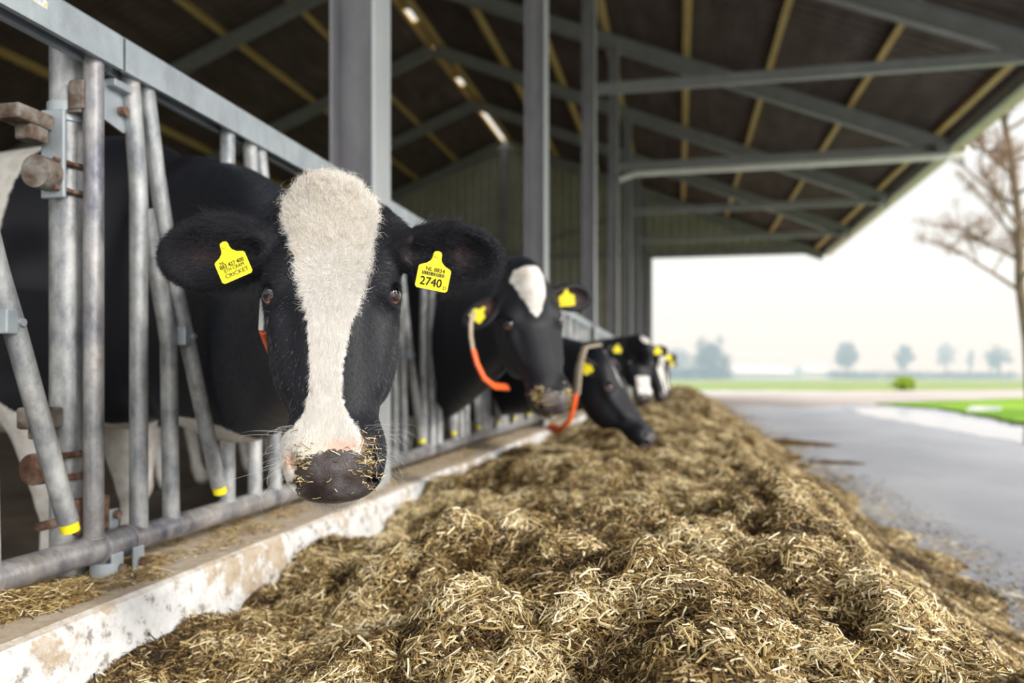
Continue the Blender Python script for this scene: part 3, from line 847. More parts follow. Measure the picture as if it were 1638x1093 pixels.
# lower clamps, rusty
mb = MB(); mb.box((XP - 0.0, yP - 0.075, 0.655), (0.05, 0.075, 0.045), bevel=0.006); mb.box((XP + 0.0, yP - 0.070, 0.622), (0.035, 0.04, 0.022), bevel=0.004)
mb.build('lower_hinge', M['rust_iron'], post)
for z in (0.575, 0.528):
    mb = MB(); mb.sweep([(XP + 0.030, yP - 0.070, z), (XP + 0.038, yP - 0.030, z)] + [(XP + 0.043 * math.cos(a), yP + 0.043 * math.sin(a), z) for a in [(-0.2 + 0.7 * i / 8) * PI for i in range(9)]], 0.007, 8)
    mb.build('u_bolt', M['rust'], post)
mb = MB(); mb.sweep([(XP + 0.0, yP - 0.045, 0.55), (XP + 0.0, yP - 0.095, 0.55)], 0.033, 20); mb.build('hinge_cap', M['rust'], post)
mb = MB(); mb.box((XP + 0.01, yP + 0.03, 0.44), (0.075, 0.10, 0.08), bevel=0.008); mb.sweep([(XP, yP - 0.08, 0.43), (XP, yP + 0.10, 0.43)], 0.010, 8)
mb.build('lower_clamp', M['rust'], post)

# ---- sleeve joining the bottom rails, with its bolted foot
slv = empty('rail_clamp', (XF, YP0, KERB_TOP)); tag(slv, 'pale steel clamp joining the bottom rails and bolted to a foot on the kerb', 'clamp')
mb = MB(); mb.sweep([(XF, YP0 - 0.045, Z_RB), (XF, YP0 + 0.045, Z_RB)], R_RB + 0.0035, 32)
mb.sweep([(XF, YP0 - 0.050, Z_RB), (XF, YP0 - 0.042, Z_RB)], R_RB + 0.0065, 32); mb.sweep([(XF, YP0 + 0.040, Z_RB), (XF, YP0 + 0.048, Z_RB)], R_RB + 0.0065, 32)
mb.build('sleeve', M['galv_worn'], slv)
for dy in (-0.030, 0.040):
    mb = MB(); mb.box((XF + 0.034, YP0 + dy, Z_RB - 0.038), (0.008, 0.036, 0.055), bevel=0.003); mb.build('lower_tab', M['galv_rail'], slv)
    mb = MB(); mb.box((XF - 0.030, YP0 + dy, Z_RB + 0.040), (0.008, 0.030, 0.062), bevel=0.003)
    tb = mb.build('clamp_tab', M['galv_rail'], slv)
    mb = MB(); mb.sweep([(XF + 0.036, YP0 + dy + 0.003, Z_RB - 0.045), (XF + 0.049, YP0 + dy + 0.003, Z_RB - 0.045)], 0.0105, 6); mb.build('bolt', M['rust'], tb)
    mb = MB(); mb.sweep([(XF - 0.028, YP0 + dy + 0.003, Z_RB + 0.058), (XF - 0.014, YP0 + dy + 0.003, Z_RB + 0.058)], 0.010, 6); mb.build('bolt', M['rust'], tb)
mb = MB(); mb.sweep([(XF + 0.010, YP0 - 0.035, KERB_TOP - 0.0), (XF + 0.010, YP0 - 0.035, Z_RB - 0.030)], 0.031, 24)
mb.build('foot_tube', M['galv_rail'], slv)
# sticker on the top rail
stk = MB(); ys_ = y_at(52, XF + 0.03)
stk.prism([(-0.035, -0.010), (-0.02, -0.014), (0.035, -0.017), (0.038, -0.004), (0.02, 0.010), (-0.03, 0.013), (-0.038, 0.004)], (XF + 0.0300, ys_, 1.462), (0, 1, 0), (0, 0, 1), (1, 0, 0), 0.0008)
M['sticker'] = mottled('torn_sticker', [(0.35, (0.75, 0.6, 0.05)), (0.5, (0.80, 0.80, 0.78)), (0.6, (0.8, 0.8, 0.78)), (0.75, (0.25, 0.32, 0.4))], scale=70, rough=0.5)
tag(stk.build('torn_sticker', M['sticker']), 'torn white and yellow sticker on the near top rail', 'sticker')
# ================================================================== cows: one continuous skin each, grown from blended solids
def npv(v): return np.array([v[0], v[1], v[2]], dtype=np.float32)

class Solid:
    """scalar field on a rectilinear grid; shapes are blended in and cut out"""
    def __init__(s, xs, ys, zs):
        s.ax = [np.asarray(a, dtype=np.float32) for a in (xs, ys, zs)]
        s.d = np.full([len(a) for a in s.ax], 1.0, dtype=np.float32)
    def region(s, lo, hi):
        sl = []
        for a, l, h in zip(s.ax, lo, hi):
            i = max(0, int(np.searchsorted(a, l)) - 1); j = min(len(a), int(np.searchsorted(a, h)) + 1)
            if j <= i: return None
            sl.append(slice(i, j))
        return tuple(sl)
    def pts(s, sl):
        return s.ax[0][sl[0]][:, None, None], s.ax[1][sl[1]][None, :, None], s.ax[2][sl[2]][None, None, :]
    def put(s, fn, lo, hi, k=0.02, mode='add'):
        m = k + 0.015
        sl = s.region([l - m for l in lo], [h + m for h in hi])
        if sl is None: return
        X, Y, Z = s.pts(sl)
        g = fn(X, Y, Z); d = s.d[sl]
        if mode == 'cut': g = -g; 
        h = np.clip(0.5 + 0.5 * (d - g) / k, 0, 1) if mode == 'add' else np.clip(0.5 - 0.5 * (d - g) / k, 0, 1)
        r = d * (1 - h) + g * h
        r = r - k * h * (1 - h) if mode == 'add' else r + k * h * (1 - h)
        s.d[sl] = r
    def ellipsoid(s, c, R, A=None, k=0.02, mode='add'):
        """A: 3x3 rows = local axes"""
        A = np.eye(3, dtype=np.float32) if A is None else np.asarray(A, dtype=np.float32)
        c = npv(c); R = np.asarray(R, dtype=np.float32)
        ext = np.sqrt(((A.T * R) ** 2).sum(1))
        def fn(X, Y, Z):
            x, y, z = X - c[0], Y - c[1], Z - c[2]
            q = [(A[i, 0] * x + A[i, 1] * y + A[i, 2] * z) / R[i] for i in range(3)]
            k0 = np.sqrt(q[0] ** 2 + q[1] ** 2 + q[2] ** 2)
            k1 = np.sqrt((q[0] / R[0]) ** 2 + (q[1] / R[1]) ** 2 + (q[2] / R[2]) ** 2)
            return k0 * (k0 - 1) / np.maximum(k1, 1e-4)
        s.put(fn, c - ext, c + ext, k, mode)
    def cone(s, a, b, r1, r2, k=0.02, mode='add'):
        a, b = npv(a), npv(b); L = float(np.linalg.norm(b - a)); t = (b - a) / L
        def fn(X, Y, Z):
            x, y, z = X - a[0], Y - a[1], Z - a[2]
            h = np.clip((x * t[0] + y * t[1] + z * t[2]) / L, 0, 1)
            dx, dy, dz = x - t[0] * h * L, y - t[1] * h * L, z - t[2] * h * L
            return np.sqrt(dx * dx + dy * dy + dz * dz) - (r1 + (r2 - r1) * h)
        R = max(r1, r2)
        s.put(fn, np.minimum(a, b) - R, np.maximum(a, b) + R, k, mode)
    def loft(s, O, U, T, W, tab, k=0.02, n=2.4, t_lo=None, t_hi=None, egg=0.0):
        """tab rows: t, half-width, top, bottom along T from O; U lateral, W up"""
        tab = np.array(tab, dtype=np.float64)
        tt = np.linspace(tab[0, 0], tab[-1, 0], 240)
        cols = []
        for i in (1, 2, 3):
            v = np.interp(tt, tab[:, 0], tab[:, i])
            ker = np.ones(13) / 13; vp = np.pad(v, 6, mode='edge'); cols.append(np.convolve(vp, ker, 'valid'))
        a, top, bot = cols
        O, U, T, W = map(npv, (O, U, T, W))
        amax = a.max(); c = np.array([O + T * t + W * w + U * u for t in (tt[0], tt[-1]) for w in (top.max(), bot.min()) for u in (-amax, amax)])
        t0, t1 = (tt[0] if t_lo is None else t_lo), (tt[-1] if t_hi is None else t_hi)
        def fn(X, Y, Z):
            x, y, z = X - O[0], Y - O[1], Z - O[2]
            t = T[0] * x + T[1] * y + T[2] * z; u = U[0] * x + U[1] * y + U[2] * z; w = W[0] * x + W[1] * y + W[2] * z
            ti = np.clip((t - tt[0]) / (tt[-1] - tt[0]) * (len(tt) - 1), 0, len(tt) - 1.001)
            i = ti.astype(np.int32); f = (ti - i).astype(np.float32)
            L = lambda q: (q.astype(np.float32)[i] * (1 - f) + q.astype(np.float32)[i + 1] * f)
            A_, tp, bt = L(a), L(top), L(bot)
            cw = (tp + bt) / 2; B_ = (tp - bt) / 2
            e = (w - cw) / B_
            A2 = A_ * (1 + egg * np.clip(e, -1, 1))
            r = (np.abs(u / A2) ** n + np.abs(e) ** n) ** (1.0 / n)
            d = (r - 1) * np.minimum(A2, B_) * 0.9
            dt = np.maximum(t0 - t, t - t1)
            q = 0.03
            return np.where(dt > -q, np.maximum(d, dt) + 0 * d, d).astype(np.float32) if q == 0 else (0.5 * (d + dt + np.sqrt((d - dt) ** 2 + q * q * 0.25))).astype(np.float32)
        s.put(fn, c.min(0), c.max(0), k)
    def mesh(s):
        d = s.d; ins = d < 0
        nx, ny, nz = d.shape
        cnt = np.zeros((nx - 1, ny - 1, nz - 1), np.uint8)
        for i in (0, 1):
            for j in (0, 1):
                for k in (0, 1):
                    cnt += ins[i:nx - 1 + i, j:ny - 1 + j, k:nz - 1 + k]
        cell = (cnt > 0) & (cnt < 8)
        ci = np.argwhere(cell)
        ids = np.full(cell.shape, -1, np.int32); ids[cell] = np.arange(len(ci))
        acc = np.zeros((len(ci), 3)); n = np.zeros(len(ci))
        corners = [(i, j, k) for i in (0, 1) for j in (0, 1) for k in (0, 1)]
        val = {c: d[ci[:, 0] + c[0], ci[:, 1] + c[1], ci[:, 2] + c[2]] for c in corners}
        pos = {c: np.stack([s.ax[a][ci[:, a] + c[a]] for a in range(3)], -1).astype(np.float64) for c in corners}
        for c1 in corners:
            for a in range(3):
                if c1[a] == 0:
                    c2 = tuple(1 if q == a else c1[q] for q in range(3))
                    v1, v2 = val[c1], val[c2]
                    m = (v1 < 0) != (v2 < 0)
                    f = (v1[m] / (v1[m] - v2[m]))[:, None]
                    acc[m] += pos[c1][m] * (1 - f) + pos[c2][m] * f; n[m] += 1
        V = acc / n[:, None]
        F = []
        for a in range(3):
            b, c = (a + 1) % 3, (a + 2) % 3
            sl1 = [slice(1, -1)] * 3; sl1[a] = slice(0, -1)
            sl2 = [slice(1, -1)] * 3; sl2[a] = slice(1, None)
            e1, e2 = ins[tuple(sl1)], ins[tuple(sl2)]
            e = np.argwhere(e1 != e2); flip = e1[e[:, 0], e[:, 1], e[:, 2]]
            base = e.copy(); base[:, b] += 1; base[:, c] += 1
            def cid(db, dc):
                q = base.copy(); q[:, b] += db; q[:, c] += dc
                return ids[q[:, 0], q[:, 1], q[:, 2]]
            quad = np.stack([cid(-1, -1), cid(0, -1), cid(0, 0), cid(-1, 0)], -1)
            quad[~flip] = quad[~flip][:, ::-1]
            F.append(quad)
        return V, np.concatenate(F)

def axis_grid(lo, hi, fine_lo, fine_hi, fine, coarse):
    a = [fine_lo]
    st = fine
    while a[-1] > lo: st = min(coarse, st * 1.06); a.append(a[-1] - st)
    a = a[::-1]
    x = fine_lo
    while x < fine_hi: x += fine; a.append(x)
    st = fine
    while a[-1] < hi: st = min(coarse, st * 1.06); a.append(a[-1] + st)
    return np.array(a)

HEAD = [  # t/L, half-width, top, bottom  (for a head 0.54 long)
    (-0.03, 0.030, -0.070, -0.100), (0.0, 0.070, -0.022, -0.130), (0.05, 0.092, 0.000, -0.150), (0.13, 0.108, 0.012, -0.175), (0.22, 0.112, 0.014, -0.200), (0.32, 0.109, 0.010, -0.215),
    (0.42, 0.102, 0.004, -0.212), (0.52, 0.092, 0.000, -0.180), (0.62, 0.082, -0.002, -0.145), (0.72, 0.074, -0.004, -0.125), (0.82, 0.066, -0.004, -0.116), (0.90, 0.065, -0.006, -0.112), (0.97, 0.061, -0.014, -0.104), (1.02, 0.045, -0.030, -0.095)]

def cow_solid(S, hd, ears, path, body, k_scale=1.0):
    P, U, T, W, L = hd['P'], hd['U'], hd['T'], hd['W'], hd['L']
    q = L / 0.54
    A = [list(U), list(T), list(W)]
    def h(u, t, w): return P + U * (u * q) + T * (t * L) + W * (w * q)
    # neck: many oriented ellipsoids strung along a smooth path
    cp = [np.array([*p, hh, ww]) for p, hh, ww in path]
    cp = [2 * cp[0] - cp[1]] + cp + [2 * cp[-1] - cp[-2]]
    fine = []
    for i in range(1, len(cp) - 2):
        for j in range(4):
            t = j / 4; p0, p1, p2, p3 = cp[i - 1:i + 3]
            fine.append(0.5 * (2 * p1 + (p2 - p0) * t + (2 * p0 - 5 * p1 + 4 * p2 - p3) * t * t + (3 * p1 - p0 - 3 * p2 + p3) * t ** 3))
    fine.append(cp[-2])
    for i, p in enumerate(fine):
        a = Vector(fine[max(0, i - 1)][:3]); b = Vector(fine[min(len(fine) - 1, i + 1)][:3])
        t = (b - a).normalized(); up = Vector((0, 0, 1)); up = (up - t * up.dot(t)).normalized(); sd = t.cross(up)
        ln = max((b - a).length * 1.1, p[4] * 0.7)
        S.ellipsoid(Vector(p[:3]), (p[4], ln, p[3]), [list(sd), list(t), list(up)], k=0.05)
    # trunk
    O, Dm = body['O'], body['D']
    sd = Vector((-Dm.y, Dm.x, 0))
    s_ = body.get('s', 1.0)
    tabb = [(-0.10, 0.10, 0.02, -0.34), (0.0, 0.20, 0.22, -0.56), (0.15, 0.25, 0.27, -0.62), (0.45, 0.30, 0.25, -0.64), (0.9, 0.36, 0.22, -0.64), (1.3, 0.34, 0.22, -0.48), (1.6, 0.28, 0.21, -0.36), (1.8, 0.22, 0.17, -0.28), (1.92, 0.10, 0.08, -0.15)]
    S.loft(O, sd, Dm, Vector((0, 0, 1)), [(t * s_, a * s_, b * s_, c * s_) for t, a, b, c in tabb], k=0.10, n=2.2)
    # legs
    for (fx, sy, front) in ((0.32, -1, 1), (0.30, 1, 1), (1.62, -1, 0), (1.62, 1, 0)):
        hip = O + Dm * fx * s_ + sd * sy * 0.17 * s_ + Vector((0, 0, -0.22 * s_))
        gz = -0.02
        foot = Vector((hip.x, hip.y, gz))
        if front:
            kn = foot + Vector((0, 0, 0.36 * s_)) - Dm * 0.02
            el = foot + Vector((0, 0, 0.66 * s_)) + Dm * 0.03
            S.cone(hip, el, 0.17 * s_, 0.12 * s_, 0.06); S.cone(el, kn, 0.115 * s_, 0.055 * s_, 0.04); S.ellipsoid(kn, (0.05 * s_,) * 3, k=0.02)
            fet = foot + Vector((0, 0, 0.10))
            S.cone(kn, fet, 0.042 * s_, 0.034 * s_, 0.02)
        else:
            st = foot + Vector((0, 0, 0.72 * s_)) - Dm * 0.16 * s_
            hk = foot + Vector((0, 0, 0.48 * s_)) + Dm * 0.13 * s_
            fet = foot + Vector((0, 0, 0.10)) + Dm * 0.05
            S.cone(hip + Vector((0, 0, 0.08)), st, 0.20 * s_, 0.10 * s_, 0.06); S.cone(st, hk, 0.09 * s_, 0.052 * s_, 0.03); S.cone(hk, fet, 0.046 * s_, 0.036 * s_, 0.02)
        S.cone(fet, Vector((fet.x, fet.y, 0.03)) - Dm * 0.04, 0.04 * s_, 0.055 * s_, 0.02)
    # udder, tail
    S.ellipsoid(O + Dm * 1.35 * s_ + Vector((0, 0, -0.52 * s_)), (0.2 * s_, 0.2 * s_, 0.14 * s_), k=0.05)
    tl = O + Dm * 1.86 * s_ + Vector((0, 0, 0.10 * s_))
    t1 = tl + Dm * 0.10 + Vector((0, 0, -0.12)); t2 = Vector((t1.x, t1.y, 0.62)) + Dm * 0.02
    S.cone(tl, t1, 0.035, 0.028, 0.03); S.cone(t1, t2, 0.024, 0.014, 0.02); S.cone(t2, t2 + Vector((0, 0, -0.2)), 0.03, 0.04, 0.02)
    # head
    S.loft(P, U, T, W, [(a * L, b * q, c * q, d * q) for a, b, c, d in HEAD], k=0.03, n=2.7, egg=-0.10)
    S.ellipsoid(h(0, 0.035, -0.035), (0.060 * q, 0.035 * q, 0.050 * q), A, 0.04)                # poll
    for s in (-1, 1):
        S.ellipsoid(h(s * 0.076, 0.325, -0.026), (0.034 * q, 0.046 * q, 0.030 * q), A, 0.03)    # brow
        S.ellipsoid(h(s * 0.084, 0.380, -0.040), (0.028 * q, 0.036 * q, 0.030 * q), A, 0.02)   # orbit
        S.ellipsoid(h(s * 0.062, 0.46, -0.130), (0.048 * q, 0.125 * q, 0.080 * q), A, 0.03)    # cheek
        S.cone(h(s * 0.085, 0.44, -0.055), h(s * 0.066, 0.66, -0.050), 0.018 * q, 0.012 * q, 0.03)  # facial crest
        S.ellipsoid(h(s * 0.046, 0.885, -0.048), (0.034 * q, 0.055 * q, 0.044 * q), A, 0.025)  # nostril wing
        S.ellipsoid(h(s * 0.088, 0.56, -0.004), (0.016 * q, 0.060 * q, 0.014 * q), A, 0.03, 'cut')   # hollow under the eye
    S.ellipsoid(h(-0.002, 0.945, -0.050), (0.060 * q, 0.040 * q, 0.046 * q), A, 0.025)               # muzzle pad
    S.ellipsoid(h(0, 0.935, -0.106), (0.052 * q, 0.050 * q, 0.026 * q), A, 0.014)               # chin
    if hd.get('nostrils', True):
        for s in (-1, 1):
            t_ = (T + U * s * 0.55 - W * 0.1).normalized(); u_ = (U - t_ * U.dot(t_)).normalized(); w_ = t_.cross(u_)
            S.ellipsoid(h(s * 0.050, 0.955, -0.038), (0.0100 * q, 0.024 * q, 0.019 * q), [list((u_ + w_ * 0.5 * s).normalized()), list(t_), list((w_ - u_ * 0.5 * s).normalized())], 0.008, 'cut')
            S.ellipsoid(h(s * 0.060, 0.915, -0.016), (0.007 * q, 0.018 * q, 0.010 * q), A, 0.008, 'cut')
        # mouth line
        S.ellipsoid(h(0, 0.90, -0.094), (0.085 * q, 0.105 * q, 0.0045 * q), A, 0.006, 'cut')
    # eye sockets
    for s in (-1, 1):
        e = hd['eye'](s)
        nn = hd['eye_n'](s); EA = hd['eye_A'](s); t2 = Vector(EA[1]); x2 = Vector(EA[2])
        ring = [e - nn * 0.004 * q + t2 * (math.cos(b_) * 0.0200 * q) + x2 * (math.sin(b_) * 0.0165 * q) for b_ in [2 * PI * i / 12 for i in range(12)]]
        for i in range(12): S.cone(ring[i], ring[(i + 1) % 12], 0.0050 * q, 0.0050 * q, 0.006)      # eyelids
        S.ellipsoid(e + nn * 0.004 * q, (0.020 * q, 0.0180 * q, 0.0142 * q), EA, 0.003, 'cut')
    # ears: root, leaf, then the cup scooped out
    for E in ears:
        B, D_, Nn, ln, wd = E['B'], E['D'], E['N'], E['len'], E['w']
        Wd = D_.cross(Nn).normalized()
        Ae = [list(D_), list(Wd), list(Nn)]
        S.cone(E['root'], B + D_ * 0.035, 0.040 * q, 0.028 * q, 0.03)
        c = B + D_ * (ln * 0.54)
        S.ellipsoid(c, (ln * 0.50, wd, 0.024 * q), Ae, 0.022)
        c2 = B + D_ * (ln * 0.60)
        S.ellipsoid(c2 + Wd * (wd * 0.06), (ln * 0.36, wd * 0.70, 0.030 * q), Ae, 0.02) if False else None
        S.ellipsoid(c2 + Nn * (0.030 * q), (ln * 0.40, wd * 0.80, 0.034 * q), Ae, 0.010, 'cut')
        S.ellipsoid(B + D_ * (ln * 0.30) + Nn * (0.026 * q), (ln * 0.22, wd * 0.40, 0.030 * q), Ae, 0.012, 'cut')

def head_frame(poll, muzzle, wdir, toward=1):
    T = (muzzle - poll); L = T.length; T.normalize()
    W = (wdir - T * wdir.dot(T)).normalized()
    U = W.cross(T).normalized()          # lateral: picture right for a head that faces the lens
    hd = dict(P=poll, T=T, W=W, U=U, L=L)
    q = L / 0.54
    hd['q'] = q
    hd['eye_n'] = lambda s: (U * s * 0.80 + W * 0.60 - T * 0.02).normalized()
    hd['eye'] = lambda s: poll + U * (s * 0.101 * q) + T * (0.385 * L) + W * (-0.024 * q)
    def eA(s):
        n_ = hd['eye_n'](s); t_ = (T - n_ * T.dot(n_)).normalized(); x_ = n_.cross(t_)
        a = 0.35 * s
        t2 = t_ * math.cos(a) + x_ * math.sin(a); x2 = n_.cross(t2)
        return [list(n_), list(t2), list(x2)]
    hd['eye_A'] = eA
    return hd
def hide_mat(name, fluffy=0.004, pink=(0.66, 0.42, 0.33)):
    """black and white hide: 'coat' > 0 is white; 'pad' > 0 bare dark nose; 'pink' > 0 bare pink skin; 'wet' inner ear"""
    m, nt, b = new_mat(name)
    def attr(n):
        a = N(nt, 'ShaderNodeAttribute'); a.attribute_name = n; return a.outputs['Fac']
    def rng_(inp, a, b2, c=0.0, d=1.0):
        r = N(nt, 'ShaderNodeMapRange'); r.inputs[1].default_value = a; r.inputs[2].default_value = b2; r.inputs[3].default_value = c; r.inputs[4].default_value = d
        nt.links.new(inp, r.inputs[0]); return r.outputs[0]
    def add(a, b2, mul=1.0):
        r = N(nt, 'ShaderNodeMath', operation='MULTIPLY_ADD'); nt.links.new(b2, r.inputs[0]); r.inputs[1].default_value = mul; nt.links.new(a, r.inputs[2]); return r.outputs[0]
    nz = noise_node(nt, 160, 5, 0.7); cen = rng_(nz.outputs['Fac'], 0.25, 0.75, -1, 1)
    nz2 = noise_node(nt, 26, 4, 0.6); cen2 = rng_(nz2.outputs['Fac'], 0.25, 0.75, -1, 1)
    coat = add(add(attr('coat'), cen, fluffy), cen2, fluffy)
    cm = rng_(coat, -0.0025, 0.0025)
    white = ramp_node(nt, [(0.3, (0.56, 0.50, 0.43)), (0.5, (0.70, 0.67, 0.62)), (0.7, (0.80, 0.79, 0.77))]); nt.links.new(nz2.outputs['Fac'], white.inputs[0])
    black = ramp_node(nt, [(0.3, (0.004, 0.005, 0.008)), (0.6, (0.008, 0.009, 0.014)), (0.8, (0.018, 0.019, 0.025))]); nt.links.new(nz.outputs['Fac'], black.inputs[0])
    def mix(f, a, b2):
        x = N(nt, 'ShaderNodeMix', data_type='RGBA'); nt.links.new(f, x.inputs['Factor'])
        for s_, v in (('A', a), ('B', b2)):
            if isinstance(v, tuple): x.inputs[s_].default_value = (*v, 1)
            else: nt.links.new(v, x.inputs[s_])
        return x.outputs['Result']
    col = mix(cm, black.outputs[0], white.outputs[0])
    pk = rng_(add(attr('pink'), cen2, 0.3), 0.0, 0.9)
    pinkc = ramp_node(nt, [(0.3, tuple(c * 0.8 for c in pink)), (0.7, pink)]); nt.links.new(nz2.outputs['Fac'], pinkc.inputs[0])
    col = mix(pk, col, pinkc.outputs[0])
    inner = rng_(attr('inner'), 0.0, 1.0)
    col = mix(inner, col, (0.10, 0.052, 0.042))
    # mottled pigment at the upper edge of the nose pad
    vor = N(nt, 'ShaderNodeTexVoronoi'); tcn = N(nt, 'ShaderNodeTexCoord'); nt.links.new(tcn.outputs['Object'], vor.inputs['Vector']); vor.inputs['Scale'].default_value = 95
    vd = rng_(vor.outputs['Distance'], 0.0, 0.7, 1, -1)
    pd = rng_(add(add(attr('pad'), vd, 0.0035), cen2, 0.003), -0.0008, 0.0008)
    padc = ramp_node(nt, [(0.3, (0.030, 0.022, 0.020)), (0.5, (0.060, 0.048, 0.046)), (0.7, (0.125, 0.115, 0.125))]); nt.links.new(nz2.outputs['Fac'], padc.inputs[0])
    col = mix(pd, col, padc.outputs[0])
    nt.links.new(col, b.inputs['Base Color'])
    rg = N(nt, 'ShaderNodeMix', data_type='FLOAT'); nt.links.new(pd, rg.inputs['Factor']); rg.inputs['A'].default_value = 0.52; rg.inputs['B'].default_value = 0.33
    nt.links.new(rg.outputs['Result'], b.inputs['Roughness'])
    b.inputs['Specular IOR Level'].default_value = 0.28
    b.inputs['Sheen Weight'].default_value = 0.06; b.inputs['Sheen Roughness'].default_value = 0.4; b.inputs['Sheen Tint'].default_value = (0.55, 0.62, 0.85, 1)
    hn = noise_node(nt, 220, 4, 0.7, stretch=(1.0, 1.0, 0.22))
    vb = N(nt, 'ShaderNodeTexVoronoi'); nt.links.new(tcn.outputs['Object'], vb.inputs['Vector']); vb.inputs['Scale'].default_value = 320
    bh = N(nt, 'ShaderNodeMix', data_type='FLOAT'); nt.links.new(pd, bh.inputs['Factor']); nt.links.new(hn.outputs['Fac'], bh.inputs['A']); nt.links.new(vb.outputs['Distance'], bh.inputs['B'])
    bp = N(nt, 'ShaderNodeBump'); bp.inputs['Strength'].default_value = 0.4; bp.inputs['Distance'].default_value = 0.0015
    nt.links.new(bh.outputs['Result'], bp.inputs['Height']); nt.links.new(bp.outputs[0], b.inputs['Normal'])
    return m
M['hide'] = hide_mat('black_and_white_hide')
M['eye'], nt_, b_ = new_mat('dark_brown_eye')
def eye_material():
    m, nt, b = new_mat('cow_eye')
    at = N(nt, 'ShaderNodeAttribute'); at.attribute_name = 'ring'
    r = ramp_node(nt, [(0.0, (0.004, 0.004, 0.008)), (0.50, (0.005, 0.005, 0.010)), (0.58, (0.050, 0.018, 0.010)), (0.72, (0.09, 0.032, 0.014)), (0.77, (0.03, 0.012, 0.010)), (0.84, (0.16, 0.07, 0.06)), (1.0, (0.40, 0.24, 0.22))])
    nt.links.new(at.outputs['Fac'], r.inputs[0]); nt.links.new(r.outputs[0], b.inputs['Base Color'])
    b.inputs['Roughness'].default_value = 0.04; b.inputs['Coat Weight'].default_value = 1.0; b.inputs['Coat Roughness'].default_value = 0.02
    return m
M['eye'] = eye_material()
M['tag_text'] = M['black_ink']
M['strap'] = mottled('tan_webbing', [(0.3, (0.30, 0.24, 0.17)), (0.7, (0.46, 0.39, 0.30))], scale=60, rough=0.8)
M['orange'] = mottled('orange_plastic', [(0.3, (0.75, 0.10, 0.015)), (0.7, (0.88, 0.15, 0.03))], scale=12, rough=0.45)
M['pale_tag'] = mottled('pale_plastic', [(0.3, (0.60, 0.62, 0.62)), (0.7, (0.70, 0.72, 0.72))], scale=20, rough=0.4)

def eyeball(hd, s, parent):
    e = hd['eye'](s); A = hd['eye_A'](s); n_, t_, x_ = map(Vector, A); q = hd['q']
    R = (0.0205 * q, 0.0235 * q, 0.0200 * q)
    c = e - n_ * 0.0085 * q
    look = (n_ * 0.80 + hd['W'] * 0.42).normalized()
    seg, ring = 32, 24
    # poles along the looking direction
    a1 = (t_ - look * t_.dot(look)).normalized(); a2 = look.cross(a1)
    vs, rg, fs = [], [], []
    for i in range(ring + 1):
        th = PI * i / ring
        for j in range(seg):
            ph = 2 * PI * j / seg
            d = look * math.cos(th) + (a1 * math.cos(ph) * 1.0 + a2 * math.sin(ph)) * math.sin(th)
            bulge = 0.0012 * q * math.exp(-(th / 0.55) ** 2)
            v = c + d * (0.0205 * q + bulge)
            vs.append(v)
            # cows have a wide level pupil
            rr = math.hypot(math.cos(ph) * 1.05, math.sin(ph) * 0.92) * th / 1.15
            rg.append(min(1.0, rr))
    for i in range(ring):
        for j in range(seg):
            k = (j + 1) % seg; fs.append((i * seg + j, (i + 1) * seg + j, (i + 1) * seg + k, i * seg + k))
    mb = MB(); mb.add(vs, fs, smooth=True)
    o = mb.build('eye', M['eye'], parent)
    at = o.data.attributes.new('ring', 'FLOAT', 'POINT'); at.data.foreach_set('value', rg)
    return o

TAG_OUTLINE = [(-0.0065, 0.0300), (-0.0050, 0.0335), (0, 0.0350), (0.0050, 0.0335), (0.0065, 0.0300), (0.0068, 0.024), (0.0085, 0.0195), (0.014, 0.0145), (0.0225, 0.0110), (0.0245, 0.0085), (0.0245, -0.0205), (0.0215, -0.0235),
               (-0.0215, -0.0235), (-0.0245, -0.0205), (-0.0245, 0.0085), (-0.0225, 0.0110), (-0.014, 0.0145), (-0.0085, 0.0195), (-0.0068, 0.024)]
def text_mesh(body, size):
    cu = bpy.data.curves.new('t', 'FONT'); cu.body = body; cu.size = size; cu.align_x = 'CENTER'; cu.align_y = 'CENTER'; cu.resolution_u = 3; cu.extrude = 0.0002
    cu.offset = 0.0
    ob = bpy.data.objects.new('t', cu); C.objects.link(ob)
    dg = bpy.context.evaluated_depsgraph_get(); me = bpy.data.meshes.new_from_object(ob.evaluated_get(dg))
    vs = [v.co.copy() for v in me.vertices]; fs = [tuple(p.vertices) for p in me.polygons]
    bpy.data.objects.remove(ob); bpy.data.curves.remove(cu); bpy.data.meshes.remove(me)
    return vs, fs
def ear_tag(center, right, up, parent, s=1.0, writing=None):
    right = right.normalized(); up = (up - right * up.dot(right)).normalized(); n = right.cross(up)
    mb = MB(); mb.prism([(x * s, y * s) for x, y in TAG_OUTLINE], center - n * 0.0006, right, up, n, 0.0012)
    mb.sweep([center + up * 0.0295 * s - n * 0.004, center + up * 0.0295 * s + n * 0.0022], 0.0045 * s, 16)
    t = mb.build('ear_tag', M['yellow'], parent)
    if writing:
        mb = MB()
        for body, x, y, size, bold, stretch in writing:
            if body == '|||':
                r = random.Random(5); xx = x
                while xx < -x:
                    w = r.choice((0.0005, 0.0009, 0.0014)); mb.box(center + right * (xx * s) + up * (y * s) + n * 0.0008, (w * s, size * s, 0.0004), Matrix((right, up, n)).transposed()); xx += w + r.choice((0.0005, 0.0008))
                continue
            vs, fs = text_mesh(body, size * s)
            offs = [(0, 0)] if not bold else [(-bold * s, 0), (bold * s, 0), (0, bold * s), (0, -bold * s)]
            for dx, dy in offs:
                mb.add([center + right * (x * s + v.x * stretch + dx) + up * (y * s + v.y + dy) + n * (0.0008 + v.z) for v in vs], fs)
        w = mb.build('tag_writing', M['tag_text'], t); w['label'] = 'black printed characters'
    return t

